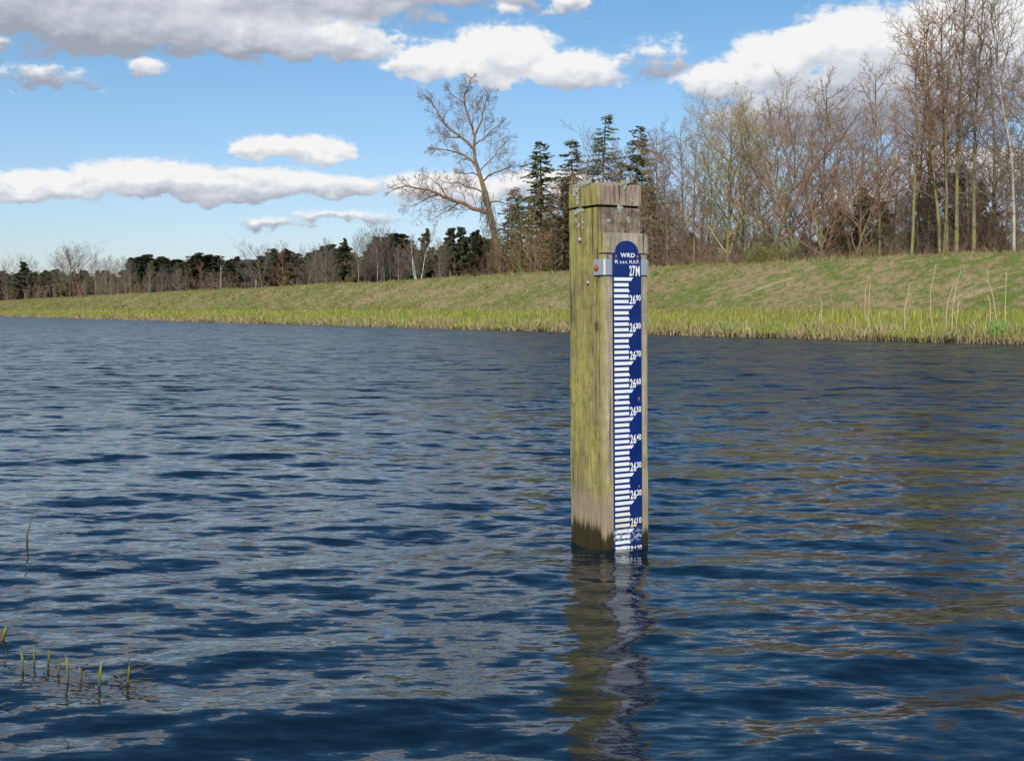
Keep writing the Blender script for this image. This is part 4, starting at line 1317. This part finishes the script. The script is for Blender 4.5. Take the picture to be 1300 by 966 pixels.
c = t.mix(chip, c, (.07, .05, .04))
c = t.mix(t.m('MULTIPLY', lime, .75), c, (.42, .46, .52))
t.out(t.principled(c, t.lin(lime, 0, 1, .22, .7), .5))
white, t = mat('white_enamel')
tcn = t.n('ShaderNodeTexCoord').outputs['Object']
Z_ = t.sep(tcn)[2]
nz1 = t.noise(tcn, 60, 5, .7)
nz2 = t.noise(tcn, 9, 4, .6)
alg = t.m('MULTIPLY', t.smooth(t.m('ADD', Z_, t.m('MULTIPLY', nz2, .12)), .22, .14), t.smooth(Z_, .055, .075))
c = t.mix(t.smooth(nz2, .3, .7), (.78, .79, .80), (.86, .86, .84))
c = t.mix(t.m('MULTIPLY', alg, .55), c, (.70, .60, .36))
dirt = t.m('MULTIPLY', t.smooth(nz1, .53, .60), t.smooth(Z_, .085, .06))
c = t.mix(t.m('MULTIPLY', dirt, .8), c, (.18, .22, .34))
t.out(t.principled(c, .3, .5))
PX = .029; PWD = .124; PY = -.0445
plate_z0 = -.25
outl = [(0, plate_z0), (PWD, plate_z0), (PWD, 1.0575), (PWD - .012, 1.0575)]
for i in range(13):
    a = math.pi * i / 12
    outl.append((PWD / 2 + .050 * math.cos(a), 1.064 + .038 * math.sin(a)))
outl += [(.012, 1.0575), (0, 1.0575)]
k = len(outl)
V_ = [(PX + x, PY, z_) for x, z_ in outl] + [(PX + x, PY + .0022, z_) for x, z_ in outl]
F_ = [tuple(range(k)), tuple(range(2 * k - 1, k - 1, -1))] + [(i, i + k, (i + 1) % k + k, (i + 1) % k) for i in range(k)]
me = bpy.data.meshes.new('gauge_plate'); me.from_pydata(V_, [], F_); me.update(); me.materials.append(blue)
plate = put('gauge_plate', me, post)
plate['label'] = 'dark blue enamel level gauge plate with white marks'
# the plate stands on two spacers so that the clamp band passes behind it
YM = PY - .0005
def z_of(level): return level - 26.035
def mark(z, x_top, x_bot, hgt=.0118):
    V_ = [(PX + .006, YM, z - hgt / 2), (PX + x_bot, YM, z - hgt / 2), (PX + x_top, YM, z + hgt / 2), (PX + .006, YM, z + hgt / 2)]
    V_ += [(a, PY - .00005, c_) for a, b_, c_ in V_]
    F_ = [(0, 1, 2, 3), (7, 6, 5, 4)] + [(i, i + 4, (i + 1) % 4 + 4, (i + 1) % 4) for i in range(4)]
    me = bpy.data.meshes.new('graduation_mark'); me.from_pydata(V_, [], F_); me.update(); me.materials.append(white)
    return put('graduation_mark', me, plate)
lv = 27.0
i = 0
while lv > 25.93:
    kx = i % 5
    if kx == 0: mark(z_of(lv), .0895, .080)
    elif kx == 2: mark(z_of(lv), .0685, .0735)
    else: mark(z_of(lv), .069, .069)
    lv -= .02; i += 1
dg = None
def lettering(txt, x0_, x1_, z0_, z1_, name='numeral', bold=.022):
    cu = bpy.data.curves.new('txt', 'FONT')
    cu.body = txt; cu.size = 1.0; cu.offset = bold; cu.resolution_u = 4
    cu.space_character = 1.08
    ob = bpy.data.objects.new('txt', cu); COL.objects.link(ob)
    dgx = bpy.context.evaluated_depsgraph_get()
    me = bpy.data.meshes.new_from_object(ob.evaluated_get(dgx))
    bpy.data.objects.remove(ob); bpy.data.curves.remove(cu)
    co = np.empty(len(me.vertices) * 3, np.float32); me.vertices.foreach_get('co', co); co = co.reshape(-1, 3)
    lo, hi = co.min(0), co.max(0)
    q = np.empty_like(co)
    q[:, 0] = x0_ + (co[:, 0] - lo[0]) / (hi[0] - lo[0]) * (x1_ - x0_) + PX
    q[:, 2] = z0_ + (co[:, 1] - lo[1]) / (hi[1] - lo[1]) * (z1_ - z0_)
    q[:, 1] = YM
    me.vertices.foreach_set('co', q.ravel()); me.name = name
    me.materials.clear(); me.materials.append(white); me.update()
    return put(name, me, plate)
lettering('WRD', .034, .098, 1.0425, 1.058, 'lettering', .03)
lettering('M. t.o.v. N.A.P.', .010, .117, 1.0205, 1.0335, 'lettering', .015)
lettering('27', .073, .098, z_of(27) + .011, z_of(27) + .049, 'numeral', .03)
lettering('M', .101, .119, z_of(27) + .011, z_of(27) + .048, 'lettering', .03)
for tens in range(9, -1, -1):
    zc = z_of(26 + tens / 10)
    lettering('26', .073, .100, zc + .011, zc + .044, 'numeral', .03)
    lettering('%d0' % tens if tens else '00', .1015, .1225, zc + .0225, zc + .044, 'numeral', .03)
screw_m, t = mat('brass_screw')
t.out(t.principled((.50, .36, .22), .5, .4, .5))
for xx, zs in [(.0155, 1.046), (.110, 1.046), (.0175, .535), (.113, .537), (.0175, .22), (.112, .22)]:
    sc_ = disc_x('screw', PX + xx, PY - .0006, zs, .0034, .0012, screw_m, plate, ax='y', k=8, dome=.6)

# lichen cushions on cap and shaft: lobed crusts
lic, t = mat('pale_lichen')
nn = t.noise(t.n('ShaderNodeTexCoord').outputs['Object'], 160, 4, .7)
t.out(t.principled(t.mix(t.smooth(nn, .35, .65), (.20, .22, .16), (.50, .52, .42)), .95, .1, normal=t.bump(nn, .8, .003)))
def lichen(cells, seed):
    """cells: (face, a, z, radius): face 0 = left side (a along y), 1 = front (a along x), 2 = on top (a = x, z = y)"""
    rg = random.Random(seed); b = Buf()
    for face, a, z_, rad, yo in cells:
        nl = int(22 + rad * 1700)
        for _ in range(nl):
            an = rg.uniform(0, 6.28); rr = rad * rg.random() ** .6
            ca, cz = a + math.cos(an) * rr, z_ + math.sin(an) * rr * 1.1
            lr = rg.uniform(.0012, .0034)
            hgt = rg.uniform(.0004, .0016)
            base = len(b.v)
            kk_ = 6
            ring = []
            for lev, (rm_, hm) in enumerate([(1.0, 0.0), (.75, .8), (0, 1.0)]):
                for q_ in range(kk_ if rm_ else 1):
                    t_ = 2 * math.pi * q_ / kk_
                    rj = lr * rm_ * rg.uniform(.7, 1.25)
                    pa, pz_ = ca + math.cos(t_) * rj, cz + math.sin(t_) * rj
                    hh2 = hgt * hm
                    if face == 0: b.v.append(Vector((yo - hh2, pa, pz_)))
                    elif face == 1: b.v.append(Vector((pa, yo - hh2, pz_)))
                    else: b.v.append(Vector((pa, pz_, yo + hh2)))
            for q_ in range(kk_):
                q2_ = (q_ + 1) % kk_
                b.f.append((base + q_, base + q2_, base + kk_ + q2_, base + kk_ + q_))
                b.f.append((base + kk_ + q_, base + kk_ + q2_, base + 2 * kk_))
    put('lichen', b.mesh('lichen', lic), post)
def fz(y): return CAM_H + (HZ - y) / 357
lichen([(0, .150, fz(239), .012, -.0035), (0, .138, fz(235), .016, -.0035), (0, .120, fz(232), .012, -.0035), (0, .100, fz(231), .010, -.0035), (0, .152, fz(243), .008, -.0035), (0, .135, fz(246), .008, -.0035)], 1)
lichen([(0, .128, fz(252), .008, -.0035), (0, .129, fz(256), .007, -.0035), (0, .130, fz(249), .007, -.0035)], 2)
lichen([(0, .130, fz(265), .010, -.0015), (0, .112, fz(264), .009, -.0015), (0, .146, fz(266), .008, -.0015), (0, .141, fz(277), .006, -.0015), (0, .096, fz(265), .006, -.0015)], 3)
lichen([(0, .120, fz(283), .004, -.0012), (0, .098, fz(280), .005, -.0012), (0, .10, fz(287), .004, -.0012), (0, .13, fz(285), .004, -.0012)], 4)
lichen([(1, .110, fz(232), .010, -.0035), (1, .114, fz(236), .008, -.0035), (1, .103, fz(231), .007, -.0035), (1, .126, fz(229.5), .006, -.0035)], 5)
lichen([(1, .142, fz(251), .007, -.0035), (1, .145, fz(254), .005, -.0035)], 6)
lichen([(1, .093, fz(266), .010, -.0015), (1, .087, fz(262), .007, -.0015), (1, .101, fz(263), .006, -.0015)], 7)
lichen([(1, .131, fz(277), .008, -.0015), (1, .135, fz(280), .006, -.0015)], 8)
lichen([(1, .040, fz(281), .004, -.0012), (1, .048, fz(280), .003, -.0012)], 9)
lichen([(0, .065, fz(229.5), .009, -.0035), (0, .05, fz(228.5), .007, -.0035), (0, .083, fz(230), .010, -.0035)], 10)
lichen([(2, .03, .05, .02, 1.308), (2, .02, .11, .02, 1.311), (2, .12, .02, .012, 1.308)], 11)
print('trees', TREES)
